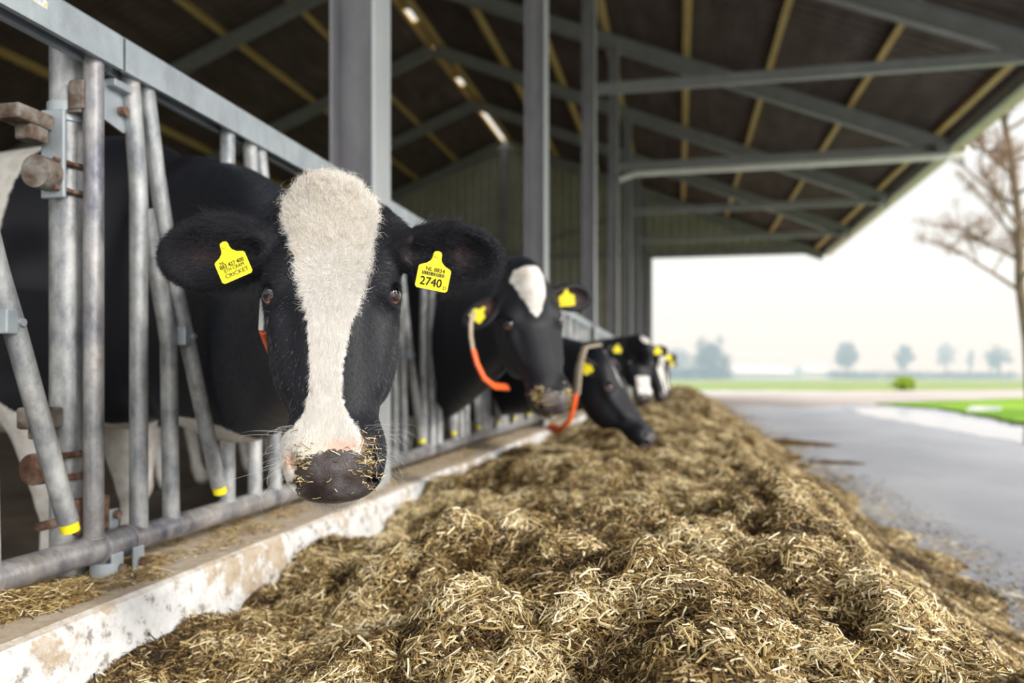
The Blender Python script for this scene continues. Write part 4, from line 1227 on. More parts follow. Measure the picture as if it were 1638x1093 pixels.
def head_attrs(hd, V, coat_fn):
    P, U, T, W, L, q = (hd[k] for k in ('P', 'U', 'T', 'W', 'L', 'q'))
    R = V - npv(P)
    u = R @ npv(U) / q; t = R @ npv(T) / L; w = R @ npv(W) / q
    return u, t, w

def set_attr(o, name, v):
    at = o.data.attributes.new(name, 'FLOAT', 'POINT'); at.data.foreach_set('value', np.asarray(v, dtype=np.float32))

def build_cow(spec):
    hd = spec['hd']; q = hd['q']
    path, body, ears = spec['path'], spec['body'], spec['ears']
    # grid limits
    P = hd['P']; Lh = hd['L']
    hp = [P, P + hd['T'] * Lh * 1.05, P - hd['W'] * 0.24 * q] + [e['B'] + e['D'] * e['len'] for e in ears]
    hl = [min(p[i] for p in hp) - 0.07 for i in range(3)]; hh = [max(p[i] for p in hp) + 0.07 for i in range(3)]
    O, Dm = body['O'], body['D']; E = O + Dm * 2.12 * body.get('s', 1)
    lo = [min(hl[0], O.x - .45, E.x - .12), min(hl[1], O.y - .45, E.y - .35), -0.05]
    hi = [max(hh[0], O.x + .45, E.x + .12), max(hh[1], O.y + .45, E.y + .35), max(hh[2], O.z + 0.36)]
    f, c = spec['fine'], spec['coarse']
    S = Solid(*[axis_grid(lo[i], hi[i], hl[i], hh[i], f, c) for i in range(3)])
    cow_solid(S, hd, ears, path, body)
    V, F = S.mesh()
    del S
    origin = (O.x + Dm.x * 0.9, O.y + Dm.y * 0.9, 0.0)
    root = np_mesh('cow', V, F, spec.get('mat', M['hide']), origin=origin)
    tag(root, spec['label'], 'cow', 'black and white dairy cows at the feed fence')
    V = V.astype(np.float32)
    u, t, w = head_attrs(hd, V, None)
    inhead = (t > -0.25) & (t < 1.2) & (np.abs(u) < 0.2) & (w > -0.26)
    coat = np.where(inhead, spec['coat_head'](u, t, w), spec['coat_body'](V))
    if 'coat_all' in spec: coat = spec['coat_all'](V, u, t, w, coat)
    # bare nose pad
    pad = np.full(len(V), -0.05, np.float32)
    m = inhead & (t > 0.8)
    top = 0.897 + 0.022 * np.abs(u / 0.055) ** 2
    pd = np.minimum((t - top) * Lh, np.minimum((0.061 - np.abs(u)) * 1.0, (w + 0.088) * 1.0))
    pad[m] = pd[m]
    pink = np.full(len(V), -1.0, np.float32)
    if spec.get('pink', True):
        pk = 1.2 - np.sqrt(((t - 0.885) * Lh / 0.018) ** 2 + ((u - 0.008) / 0.042) ** 2 + ((w + 0.0) / 0.05) ** 2)
        pk2 = 1.1 - np.sqrt(((t - 0.91) * Lh / 0.022) ** 2 + ((u + 0.068) / 0.014) ** 2)
        pink[m] = np.maximum(pk, pk2)[m]
    inner = np.zeros(len(V), np.float32)
    for e in ears:
        c0 = e['B'] + e['D'] * (e['len'] * 0.45)
        Wd = e['D'].cross(e['N']).normalized(); R = V - npv(c0)
        a = R @ npv(e['D']) / (e['len'] * 0.30); b = R @ npv(Wd) / (e['w'] * 0.5); n_ = R @ npv(e['N'])
        g = np.exp(-(a ** 2 + b ** 2) * 1.3) * (np.abs(n_) < 0.03) 
        inner = np.maximum(inner, g * 1.1)
    for nme, val in (('coat', coat), ('pad', pad), ('pink', pink), ('inner', inner)): set_attr(root, nme, val)
    for s in (-1, 1): eyeball(hd, s, root)
    return root, V, F, dict(u=u, t=t, w=w, coat=coat, pad=pad, pink=pink)

def tab(tt, vv):
    tt = np.array(tt, float); vv = np.array(vv, float)
    g = np.linspace(tt[0], tt[-1], 400); v = np.interp(g, tt, vv); v = np.convolve(np.pad(v, 10, mode='edge'), np.ones(21) / 21, 'valid')
    return lambda t: np.interp(t, g, v)

# ---------------------------------------------------------------- nearest cow
poll = pix(529, 287, 1.335); muz = pix(535, 776, 1.165)
hd = head_frame(poll, muz, camdir(0.20, 0.1, 1.0))
print('head length', hd['L'])
blL = tab([-0.05, 0.0, 0.10, 0.17, 0.31, 0.44, 0.58, 0.70, 0.77, 0.80, 0.84, 0.95, 1.1], [-0.042, -0.050, -0.080, -0.072, -0.054, -0.042, -0.036, -0.036, -0.044, -0.052, -0.072, -0.085, -0.085])
blR = tab([-0.05, 0.0, 0.04, 0.10, 0.19, 0.29, 0.42, 0.54, 0.64, 0.73, 0.79, 0.83, 0.87, 0.90, 1.1], [0.012, 0.018, 0.062, 0.080, 0.071, 0.058, 0.044, 0.025, 0.014, 0.012, 0.022, 0.034, 0.044, 0.040, 0.030])
def coat1(u, t, w):
    d = np.minimum(u - blL(t), blR(t) - u)
    d = np.minimum(d, (w + 0.075) * 0.8)             # black cheeks and sides
    d = np.minimum(d, (t + 0.02) * 0.5)
    # white left lip and chin
    d = np.maximum(d, np.minimum(np.minimum((t - 0.82) * 0.5, (0.03 - u) * 0.5), (w + 0.13)))
    d = np.maximum(d, np.minimum(np.minimum((t - 0.86) * 0.5, (-0.098 - w)), u + 0.03))
    return d
def body1(V):
    x, y, z = V[:, 0], V[:, 1], V[:, 2]
    wv = 0.10 * (noise2(x * 2.2 + 4, y * 2.2, 61) - 0.5)
    d = 0.60 + wv + 0.10 * np.clip((-1.75 - x) / 0.25, 0, 1) - 0.0 - z
    d = np.maximum(d, np.minimum((-1.95 - x) * 0.6 + wv, (z - 1.05 + 0.3 * wv)))       # white saddle patch
    r = np.sqrt((x + 1.50) ** 2 + (y - 2.42) ** 2 * 0.6 + ((z - 1.27) * 1.4) ** 2)
    return d
lt = pix(429, 392, 1.30); rt = pix(648, 398, 1.30)
earN = lambda D, nd: (nd - D * nd.dot(D)).normalized()
DL = camdir(-1.0, -0.09, -0.10); DR = camdir(1.0, -0.06, -0.12)
ears1 = [dict(B=pix(442, 395, 1.31), root=pix(470, 372, 1.36), D=DL, N=earN(DL, camdir(-0.10, -0.10, 1)), len=0.192, w=0.060),
         dict(B=pix(634, 402, 1.31), root=pix(606, 372, 1.36), D=DR, N=earN(DR, camdir(0.12, -0.16, 1)), len=0.166, w=0.050)]
U, T, W, q = hd['U'], hd['T'], hd['W'], hd['q']
occ = poll + T * 0.10 - W * 0.10
n0 = occ; sh = Vector((-1.50, 2.10, 0.86))
path1 = [(poll + T * 0.13 - W * 0.12, 0.13, 0.090), (Vector((-0.71, 1.49, 0.93)), 0.185, 0.100), (Vector((-0.87, 1.69, 0.895)), 0.245, 0.10), (Vector((-1.02, 1.87, 0.905)), 0.315, 0.105), (Vector((-1.20, 2.02, 0.93)), 0.37, 0.115), (Vector((-1.46, 2.20, 1.00)), 0.40, 0.19)]
body_1 = dict(O=Vector((-1.56, 2.32, 1.23)), D=Vector((-1, 0.06, 0)).normalized(), s=1.06)
cow1, V1, F1, A1 = build_cow(dict(hd=hd, path=path1, body=body_1, ears=ears1, fine=0.0045, coarse=0.014, coat_head=coat1, coat_body=body1,
    label='black and white cow looking straight at the camera with a broad white blaze'))

# ---------------------------------------------------------------- hair
def tri_sample(V, F, n, mask_v, rg, weight=None):
    a, b, c, d = (V[F[:, i]] for i in range(4))
    ok = mask_v[F].all(1)
    Fk = F[ok]; a, b, c, d = a[ok], b[ok], c[ok], d[ok]
    nr = np.cross(c - a, d - b); ar = np.linalg.norm(nr, axis=1); nr = nr / (ar[:, None] + 1e-12)
    p = ar.copy()
    if weight is not None: p = p * weight[Fk].mean(1)
    i = rg.choice(len(Fk), n, p=p / p.sum())
    u, v = rg.random(n)[:, None], rg.random(n)[:, None]
    P = a[i] * (1 - u) * (1 - v) + b[i] * u * (1 - v) + c[i] * u * v + d[i] * (1 - u) * v
    # smooth normal from vertex normals
    return P, nr[i], Fk[i]

def vertex_normals(V, F):
    a, b, c, d = (V[F[:, i]] for i in range(4))
    n = np.cross(c - a, d - b); vn = np.zeros_like(V)
    for i in range(4): np.add.at(vn, F[:, i], n)
    return vn / (np.linalg.norm(vn, axis=1, keepdims=True) + 1e-12)

def fur(name, roots, dirs, nrm, length, radius, mat, parent, lift=0.35, wave=0.10, npt=5, rg=rng, curl=0.0):
    n = len(roots)
    d = dirs - nrm * (dirs * nrm).sum(1, keepdims=True)
    d /= np.linalg.norm(d, axis=1, keepdims=True) + 1e-9
    s = np.cross(d, nrm)
    l = (length * np.exp(rg.normal(0, 0.25, n)))[:, None]
    lf = (lift * np.exp(rg.normal(0, 0.4, n)))[:, None]
    ph = rg.uniform(0, 2 * PI, n)[:, None]; wa = rg.normal(0, wave, n)[:, None]
    P = np.zeros((n, npt, 3), np.float32)
    for k in range(npt):
        x = k / (npt - 1)
        P[:, k] = roots - nrm * 0.0008 + d * l * x * (1 - curl * 0.45 * x * x) + nrm * l * lf * (x - 0.62 * x * x) * 1.6 + s * l * (wa * x * x * 2 + curl * 0.28 * np.sin(ph + 4.2 * x) * x)
    hc = bpy.data.hair_curves.new(name); hc.add_curves([npt] * n)
    P = P - np.array(parent_origin(parent))[None, None]
    hc.points.foreach_set('position', P.reshape(-1).astype(np.float32))
    rad = np.tile(np.linspace(1, 0.25, npt), n) * radius
    at = hc.attributes.get('radius') or hc.attributes.new('radius', 'FLOAT', 'POINT')
    at.data.foreach_set('value', rad.astype(np.float32))
    hc.materials.append(mat)
    o = bpy.data.objects.new(name, hc); C.objects.link(o); o.parent = parent
    return o
def hair_mat(name, a, b2, rough=0.4, sheen=0.0):
    m, nt, b = new_mat(name)
    hi = N(nt, 'ShaderNodeHairInfo')
    r = ramp_node(nt, [(0.0, a), (1.0, b2)]); nt.links.new(hi.outputs['Random'], r.inputs[0]); nt.links.new(r.outputs[0], b.inputs['Base Color'])
    b.inputs['Roughness'].default_value = rough; b.inputs['Specular IOR Level'].default_value = 0.4
    return m
M['white_hair'] = hair_mat('white_hair', (0.72, 0.68, 0.62), (0.96, 0.95, 0.93), 0.5)
M['cream_hair'] = hair_mat('cream_hair', (0.48, 0.38, 0.26), (0.72, 0.63, 0.50), 0.5)
M['black_hair'] = hair_mat('black_hair', (0.004, 0.005, 0.008), (0.024, 0.026, 0.036), 0.27)
M['dusty_hair'] = hair_mat('dusty_hair', (0.05, 0.055, 0.065), (0.32, 0.31, 0.30), 0.4)
M['grey_hair'] = hair_mat('grey_whisker', (0.35, 0.35, 0.36), (0.75, 0.75, 0.72), 0.4)
def hero_fur():
    V = V1.astype(np.float64); F = F1
    u, t, w, coat, pad, pink = (A1[k] for k in ('u', 't', 'w', 'coat', 'pad', 'pink'))
    rg = np.random.default_rng(3)
    VN = vertex_normals(V, F)
    Tn, Un, Wn = npv(T).astype(float), npv(U).astype(float), npv(W).astype(float)
    head = (t > -0.06) & (t < 1.08) & (np.abs(u) < 0.125) & (w > -0.20)
    eyem = np.ones(len(V), bool)
    for s in (-1, 1):
        e = npv(hd['eye'](s)); eyem &= np.linalg.norm(V - e, axis=1) > 0.021
    def fields(Pp, Fi):
        uu = u[Fi].mean(1); t_ = t[Fi].mean(1); cc = coat[Fi].mean(1); nn = VN[Fi].mean(1); nn /= np.linalg.norm(nn, axis=1, keepdims=True)
        return uu, t_, cc, nn, w[Fi].mean(1)
    def flow(uu, t_, n):
        # hair parts at a whorl between the eyes: up towards the poll above it, down to the nose below
        sw = (noise2(uu * 30 + 5, t_ * 16, 71) - 0.5) * 1.3 + (noise2(uu * 130 + 5, t_ * 55, 72) - 0.5) * 2.2
        rr_ = np.sqrt(((t_ - 0.345) * 0.54) ** 2 + (uu * 0.8) ** 2) + 0.006
        a = (t_ - 0.345) * 0.54 / rr_ + 0.35 * np.exp(-(rr_ / 0.02) ** 2)
        lat = uu * 0.8 / rr_ + sw * np.where(t_ < 0.35, 1.0, 0.25) + rg.normal(0, 0.16, len(uu))
        jit = np.exp(-(rr_ / 0.016) ** 2)
        return Tn[None] * (a + jit * rg.normal(0, 1.2, len(uu)))[:, None] + Un[None] * (lat + jit * rg.normal(0, 1.2, len(uu)))[:, None]
    # white blaze: three lengths
    for name, n, tl, th, cmin, ln, rd, lf, mat, curl in (
        ('forehead_hair', 34000, -0.06, 0.48, -0.002, 0.0175, 0.00019, 0.36, 'white_hair', 0.8),
        ('forehead_hair', 3500, -0.06, 0.36, 0.002, 0.022, 0.00017, 0.45, 'cream_hair', 1.0),
        ('blaze_hair', 34000, 0.34, 0.92, -0.001, 0.0085, 0.00015, 0.35, 'white_hair', 0.1),
        ('cheek_hair', 30000, 0.02, 0.42, None, 0.0105, 0.00014, 0.30, 'black_hair', 0.2),
        ('cheek_hair', 34000, 0.38, 0.92, None, 0.0060, 0.00013, 0.25, 'black_hair', 0.1),
        ('cheek_hair', 1500, 0.30, 0.94, None, 0.0065, 0.00014, 0.5, 'dusty_hair', 0.2)):
        m = head & eyem & (t > tl) & (t < th) & (pad < 0.0) & (pink < 0.75)
        wt_ = np.clip((th - t) / 0.12, 0.02, 1) * np.clip((t - tl) / 0.10, 0.05, 1) if tl > 0.3 else np.clip((th - t) / 0.14, 0.02, 1) * 1.0
        if cmin is not None: wt_ = wt_ * (1 + 2.5 * np.exp(-(((t - 0.345) * 0.54 / 0.014) ** 2 + (u / 0.018) ** 2)))
        if cmin is None: wt_ = np.clip((th - t) / 0.06, 0.1, 1)
        m &= (coat > cmin) if cmin is not None else (coat < 0.0005)
        Pp, _, Fi = tri_sample(V, F, n, m, rg, wt_)
        uu, t_, cc, nn, ww = fields(Pp, Fi)
        d = flow(uu, t_, n)
        fur(name, Pp, d, nn, ln, rd, M[mat], cow1, lf, 0.10, rg=rg, curl=curl)
    # ears
    for e, nm in zip(ears1, ('left', 'right')):
        B_, D_, N_ = (npv(e[k]).astype(float) for k in ('B', 'D', 'N')); Wd = np.cross(D_, N_)
        R = V - B_; a = R @ D_; b = R @ Wd; c_ = R @ N_
        m = (a > 0.02) & (a < e['len'] * 1.1) & (np.abs(b) < e['w'] * 1.2) & (np.abs(c_) < 0.05)
        inn = np.exp(-((a - e['len'] * .45) / (e['len'] * .3)) ** 2 - (b / (e['w'] * .5)) ** 2) * (c_ < 0.012)
        Pp, _, Fi = tri_sample(V, F, 26000, m, rg, 1.02 - inn)
        nn = VN[Fi].mean(1); nn /= np.linalg.norm(nn, axis=1, keepdims=True)
        pa, pb = (Pp - B_) @ D_, (Pp - B_) @ Wd
        r_ = np.sqrt(((pa - e['len'] * .54) / (e['len'] * .5)) ** 2 + (pb / e['w']) ** 2)
        d = D_[None] * (0.7 + 0.3 * rg.random(len(Pp)))[:, None] + Wd[None] * (pb / e['w'] * 1.0 + rg.normal(0, 0.2, len(Pp)))[:, None]
        fur('ear_hair', Pp, d, nn, 0.0095, 0.00014, M['black_hair'], cow1, 0.45, 0.15, rg=rg, curl=0.2)
        # long hair inside the cup growing from the edge nearest the head
        near = (a > 0.015) & (a < e['len'] * 0.55) & (c_ > -0.012) & m
        Pp, _, Fi = tri_sample(V, F, 2600, near, rg)
        nn = VN[Fi].mean(1); nn /= np.linalg.norm(nn, axis=1, keepdims=True)
        d = D_[None] + Wd[None] * rg.normal(0, 0.5, len(Pp))[:, None]
        fur('ear_hair', Pp, d, nn, 0.026, 0.00014, M['black_hair'], cow1, 0.5, 0.2, rg=rg, curl=0.5)
    # muzzle whiskers and chin beard
    m = (t > 0.80) & (t < 1.02) & (np.abs(u) > 0.045) & (w < 0.0) & (w > -0.13) & (pad < 0)
    Pp, _, Fi = tri_sample(V, F, 130, m, rg)
    uu, t_, cc, nn, ww = fields(Pp, Fi)
    fur('whiskers', Pp, Tn[None] * 1.2 + Un[None] * np.sign(uu)[:, None] * 0.7 + rg.normal(0, .35, (len(Pp), 3)), nn, 0.027, 0.00016, M['grey_hair'], cow1, 1.6, 0.3, npt=7, rg=rg)
    m = (t > 0.86) & (w < -0.092) & (np.abs(u) < 0.07)
    Pp, _, Fi = tri_sample(V, F, 3600, m, rg)
    uu, t_, cc, nn, ww = fields(Pp, Fi)
    fur('chin_hair', Pp, Tn[None] + Un[None] * rg.normal(0, .3, len(Pp))[:, None], nn, 0.009, 0.00015, M['white_hair'], cow1, 0.6, 0.2, rg=rg)
    Pp, _, Fi = tri_sample(V, F, 1500, m, rg); uu, t_, cc, nn, ww = fields(Pp, Fi)
    fur('chin_hair', Pp, Tn[None] + Un[None] * rg.normal(0, .3, len(Pp))[:, None], nn, 0.012, 0.00015, M['cream_hair'], cow1, 0.9, 0.3, rg=rg)
    # eyelashes
    for s in (-1, 1):
        e = hd['eye'](s); A_ = hd['eye_A'](s); n_, t2, x2 = map(Vector, A_)
        rts, dd = [], []
        up = -1
        for i in range(46):
            b_ = PI * (0.0 + i / 45)
            side = x2 * math.sin(b_) * 0.0165 + t2 * math.cos(b_) * 0.0195
            # lashes on the edge nearer the poll
            p = e - t2 * abs(math.sin(b_)) * 0.0195 + x2 * math.cos(b_) * 0.0155 + n_ * 0.002
            rts.append(p); dd.append((n_ * 0.9 - T * 0.5 + x2 * math.cos(b_) * 0.3))
        rts = np.array(rts, float); dd = np.array(dd, float)
        fur('eyelashes', rts, dd, np.tile(-npv(T).astype(float), (len(rts), 1)), 0.013, 0.00022, M['black_hair'], cow1, 0.1, 0.1, rg=rg)
    # neck and shoulder hair, short
    m = (t < 0.3) & ~head & (V[:, 0] > -1.25) & (V[:, 1] < 2.2)
    for e in ears1:
        m &= np.linalg.norm(V - npv(e['B'] + e['D'] * 0.1), axis=1) > 0.12
    wgt = np.where(coat > 0, 0.0, 1.0)
    Pp, _, Fi = tri_sample(V, F, 30000, m, rg, wgt)
    nn = VN[Fi].mean(1); nn /= np.linalg.norm(nn, axis=1, keepdims=True)
    fur('neck_hair', Pp, np.tile(np.array([[-0.7, 0.5, -0.6]]), (len(Pp), 1)) + rg.normal(0, .12, (len(Pp), 3)), nn, 0.011, 0.00016, M['black_hair'], cow1, 0.25, 0.1, rg=rg)
hero_fur()

# crumbs of feed stuck on the wet nose
def nose_crumbs(cow1, V1, F1, A1, hd, count, ln, wd):
    rg = np.random.default_rng(8)
    V = V1.astype(np.float64); u, t, w, pad = A1['u'], A1['t'], A1['w'], A1['pad']
    VN = vertex_normals(V, F1)
    wt = np.where(pad > -0.004, 0.25, 0.0)
    for s in (-1, 1): wt = wt + np.exp(-(((u - s * 0.052) / 0.014) ** 2 + ((t - 0.93) * hd['L'] / 0.028) ** 2)) * 5 * (w > -0.09)
    wt = wt * np.where((t > 0.8) & (w < 0.02) & (w > -0.075), 1, 0) * np.clip(1.3 - (t - 0.86) * 7, 0.06, 1.3)
    Pp, _, Fi = tri_sample(V, F1, count, t > 0.8, rg, wt)
    nn = VN[Fi].mean(1); nn /= np.linalg.norm(nn, axis=1, keepdims=True)
    v, f, tone = straws(Pp[:, 0], Pp[:, 1], Pp[:, 2], nn, np.clip(rg.normal(0.66, 0.22, len(Pp)), 0, 1), ln, wd, 0.003, 0.4, rg=rg)
    o = np_mesh('feed_crumbs', v, f, M['stalk'], parent=cow1, origin=parent_origin(cow1), smooth=False)
    o['kind'] = 'stuff'; o['label'] = 'bits of straw stuck around the nostrils'
    set_attr(o, 'tone', tone)
nose_crumbs(cow1, V1, F1, A1, hd, 620, 0.0075, 0.0010)
# ear tags of the nearest cow
eL, eR = ears1
ear_tag(pix(371, 422, 1.262), camdir(0.90, 0.42 * 0.9, 0.05), camdir(-0.36, 0.93, 0.02), cow1, 1.05,
        [('NL', -0.013, 0.006, 0.0065, 0, 1.0), ('883 427 400', 0.0, 0.000, 0.0085, 0.00008, 0.9), ('IJTH CRAM', 0.001, -0.0065, 0.0075, 0, 0.9), ('CRICKET', 0.002, -0.0150, 0.0085, 0, 1.1)])
ear_tag(pix(694, 439, 1.262), camdir(0.975, -0.20, 0.02), camdir(0.26, 0.96, 0.02), cow1, 1.05,
        [('NL 8834', 0.001, 0.0065, 0.0082, 0.0001, 1.0), ('|||', -0.017, 0.0, 0.0050, 0, 1), ('2740', -0.002, -0.0125, 0.0175, 0.00025, 0.95), ('D', 0.0195, -0.0175, 0.0070, 0, 1)])
# neck strap glimpsed left of the cheek: pale buckle over an orange end
def strap(parent, pts, width, thick, mat, name):
    """flat band swept through points; faces outwards from the given centre"""
    mb = MB()
    pts = [Vector(p) for p in pts]
    mb.sweep(pts, width / 2, 12, squash=(thick / width * 2, 1.0), ref=None)
    return mb.build(name, mat, parent)
mb = MB(); mb.box(pix(421, 503, 1.36), (0.010, 0.012, 0.055), Matrix.Rotation(0.06, 3, 'Y'), bevel=0.002); nt_c = mb.build('collar_buckle', M['pale_tag'], cow1)
mb = MB(); mb.sweep([pix(421, 530, 1.365), pix(426, 545, 1.40), pix(440, 580, 1.44)], 0.007, 8); mb.build('collar', M['orange'], cow1)

# ---------------------------------------------------------------- the other cows along the fence
def simple_ears(hd, dl, dr, ln=0.165, w=0.055, nl=None, nr=None):
    out = []
    for s, D in ((-1, dl), (1, dr)):
        q = hd['q']; B = hd['P'] + hd['U'] * (s * 0.098 * q) + hd['T'] * (0.17 * hd['L']) + hd['W'] * (-0.055 * q)
        nd = (nl if s < 0 else nr) or hd['W']
        out.append(dict(B=B, root=B - hd['U'] * (s * 0.03 * q), D=D.normalized(), N=(nd - D.normalized() * nd.dot(D.normalized())).normalized(), len=ln * q, w=w * q))
    return out
def neck_path(hd, open_y, sh, dip=0.0, h0=0.12, h1=0.36, thick=0.12):
    a = hd['P'] + hd['T'] * (0.15 * hd['L']) - hd['W'] * (0.11 * hd['q'])
    b = sh; mid = Vector((XF_, open_y, (a.z + b.z) / 2 + dip))
    pts = []
    for i, f in enumerate((0, 0.25, 0.5, 0.75, 1.0)):
        p = a * (1 - f) ** 2 + mid * 2 * f * (1 - f) + b * f ** 2
        pts.append((p, h0 + (h1 - h0) * f ** 0.9, 0.085 + (0.21 - 0.085) * f ** 1.4))
    return pts
XF_ = -1.22
def spot(t0, u0, rt, ru):
    return lambda u, t, w: 0.06 * (1 - np.sqrt(((t - t0) / rt) ** 2 + ((u - u0) / ru) ** 2)) + np.where(w < -0.04, -0.05, 0)
def low_white(z0, seed):
    def f(V):
        x, y, z = V[:, 0], V[:, 1], V[:, 2]
        return z0 + 0.16 * (noise2(x * 2.0 + seed, y * 2.0, seed) - 0.5) - z
    return f
# second cow, chewing, head turned to the road
hd2 = head_frame(pix(838, 430, 3.10), pix(893, 648, 2.90), camdir(0.30, 0.25, 0.92))
ears2 = simple_ears(hd2, camdir(-0.75, -0.62, 0.2), camdir(0.95, -0.02, -0.30), nl=camdir(-0.5, 0.1, 1), nr=camdir(-0.1, -0.1, 1))
def coat2(u, t, w):
    wd = np.interp(t, [-0.05, 0.02, 0.10, 0.25, 0.36, 0.42], [0.02, 0.045, 0.062, 0.045, 0.018, -0.02])
    d = np.minimum(wd - np.abs(u + 0.005), (t - 0.03) * 0.5)
    d = np.maximum(d, np.minimum((t - 0.90) * 0.5, -0.098 - w))
    return np.minimum(d, np.where(w < -0.09, np.where(t > 0.85, 1, -0.05), 1))
sh2 = Vector((-1.55, 4.72, 0.90))
cow2, V2, F2, A2 = build_cow(dict(hd=hd2, path=neck_path(hd2, 4.20, sh2, -0.12, 0.17, 0.50), body=dict(O=Vector((-1.68, 4.85, 1.19)), D=Vector((-1, 0.12, 0)).normalized(), s=1.03), ears=ears2, fine=0.008, coarse=0.022,
    coat_head=coat2, coat_body=low_white(0.45, 5), pink=False, label='cow with a white forehead patch turned to the road, mouth full of feed'))
nose_crumbs(cow2, V2, F2, A2, hd2, 260, 0.020, 0.0022)
def simple_tag(hd, ears, i, parent, s=1.0, dt=0.45, r=None):
    e = ears[i]; c = e['B'] + e['D'] * (e['len'] * dt) + e['N'] * 0.022 * hd['q']
    r = r or (e['D'] if i else -e['D'])
    up = Vector((0, 0, 1)) - e['N'] * 0.2
    ear_tag(c - Vector((0, 0, 0.006)), r - up * 0.0, up, parent, s)
simple_tag(hd2, ears2, 1, cow2, 1.25, 0.36, camdir(0.95, 0.1, 0.1)); simple_tag(hd2, ears2, 0, cow2, 1.1, 0.6, camdir(0.75, -0.6, 0.2))
# collar of the second cow: pale webbing with an orange lower part
def collar(parent, pts_web, pts_orange, w=0.030, t=0.007):
    mb = MB(); mb.sweep(pts_web, w / 2, 12, squash=(1.0, t / w * 2), ref=(0.1, 0.9, 0.1)); a = mb.build('collar', M['strap'], parent)
    mb = MB(); mb.sweep(pts_orange, w / 2 * 1.1, 12, squash=(1.0, t / w * 2.4), ref=(0.1, 0.9, 0.1)); mb.build('orange_sleeve', M['orange'], a)
# third cow, head down in the feed
hd3 = head_frame(pix(958, 562, 4.45), pix(1052, 706, 4.25), camdir(0.78, 0.50, 0.42))
ears3 = simple_ears(hd3, camdir(-0.62, 0.28, 0.65), camdir(0.4, 0.55, -0.75), ln=0.13, w=0.05, nl=camdir(0.3, 0.0, 1), nr=camdir(0.3, 0.3, 0.3))
collar(cow2, [pix(757, 500, 2.96), pix(753, 520, 2.93), pix(753, 540, 2.92), pix(757, 562, 2.92)], [pix(757, 560, 2.92), pix(763, 582, 2.91), pix(774, 605, 2.92), pix(790, 618, 2.95), pix(812, 620, 3.04)])
def coat3(u, t, w):
    return np.minimum(0.009 - np.abs(u + 0.01) - 0.03 * np.abs(t - 0.22), 0.2 - np.abs(t - 0.22)) + np.where(w < -0.03, -0.05, 0)
sh3 = Vector((-1.58, 5.85, 0.82))
cow3, V3, F3, A3 = build_cow(dict(hd=hd3, path=neck_path(hd3, 5.5, sh3, 0.02, 0.17, 0.42), body=dict(O=Vector((-1.70, 5.95, 1.08)), D=Vector((-1, 0.08, 0)).normalized(), s=1.0), ears=ears3, fine=0.010, coarse=0.026,
    coat_head=coat3, coat_body=low_white(0.40, 9), pink=False, label='black cow with an orange collar, its head lowered into the feed'))
simple_tag(hd3, ears3, 0, cow3, 1.1, 0.5, camdir(0.7, 0.4, 0.2))
collar(cow3, [pix(958, 552, 4.35), pix(935, 556, 4.28), pix(926, 585, 4.24), pix(922, 632, 4.22)], [pix(922, 630, 4.22), pix(918, 650, 4.22), pix(912, 672, 4.24), pix(893, 690, 4.30), pix(880, 682, 4.42)], 0.05, 0.01)
# far cows
def far_cow(p0, z0, p1, z1, wd, oy, lab, coat, elr, f=0.014):
    h_ = head_frame(pix(*p0, z0), pix(*p1, z1), wd)
    e_ = simple_ears(h_, *elr)
    s_ = Vector((-1.58, oy + 0.45, 0.76))
    c, V, F, A = build_cow(dict(hd=h_, path=neck_path(h_, oy, s_, -0.06, 0.13, 0.33), body=dict(O=Vector((-1.70, oy + 0.5, 1.04)), D=Vector((-1, 0.05, 0)).normalized(), s=0.93), ears=e_, fine=f, coarse=0.03,
        coat_head=coat, coat_body=low_white(0.45, int(oy)), pink=False, label=lab))
    simple_tag(h_, e_, 0, c, 1.2); simple_tag(h_, e_, 1, c, 1.2)
    return c, h_
c4 = lambda u, t, w: np.maximum(0.05 * (1 - np.sqrt(((t - 0.12) / 0.10) ** 2 + (u / 0.035) ** 2)), np.minimum((t - 0.62) * 0.5, 0.06 - np.abs(u))) + np.where(w < -0.09, -0.08, 0)
far_cow((1022, 541), 6.3, (1034, 640), 6.1, camdir(0.30, 0.25, 1), 8.0, 'black-faced cow with a white muzzle and forehead spot, fourth along the fence', c4, (camdir(-1, 0.05, 0), camdir(1, 0.1, -0.1)))
c5 = lambda u, t, w: 0.030 - np.abs(u - 0.02) + 0.02 * np.sin(t * 6) + np.where(w < -0.09, -0.08, 0)
far_cow((1046, 556), 8.0, (1064, 636), 7.8, camdir(0.45, 0.3, 1), 9.4, 'distant cow with a long white face streak, fifth along the fence', c5, (camdir(-1, -0.1, 0), camdir(1, 0.1, -0.1)), 0.018)
c6 = lambda u, t, w: 0.02 - np.abs(u) + np.where(w < -0.09, -0.08, 0)
far_cow((1058, 570), 10.2, (1070, 628), 10.0, camdir(0.5, 0.3, 1), 12.3, 'farthest dark cow head, just showing past the fifth cow', c6, (camdir(-1, -0.1, 0), camdir(1, 0.1, -0.1)), 0.02)
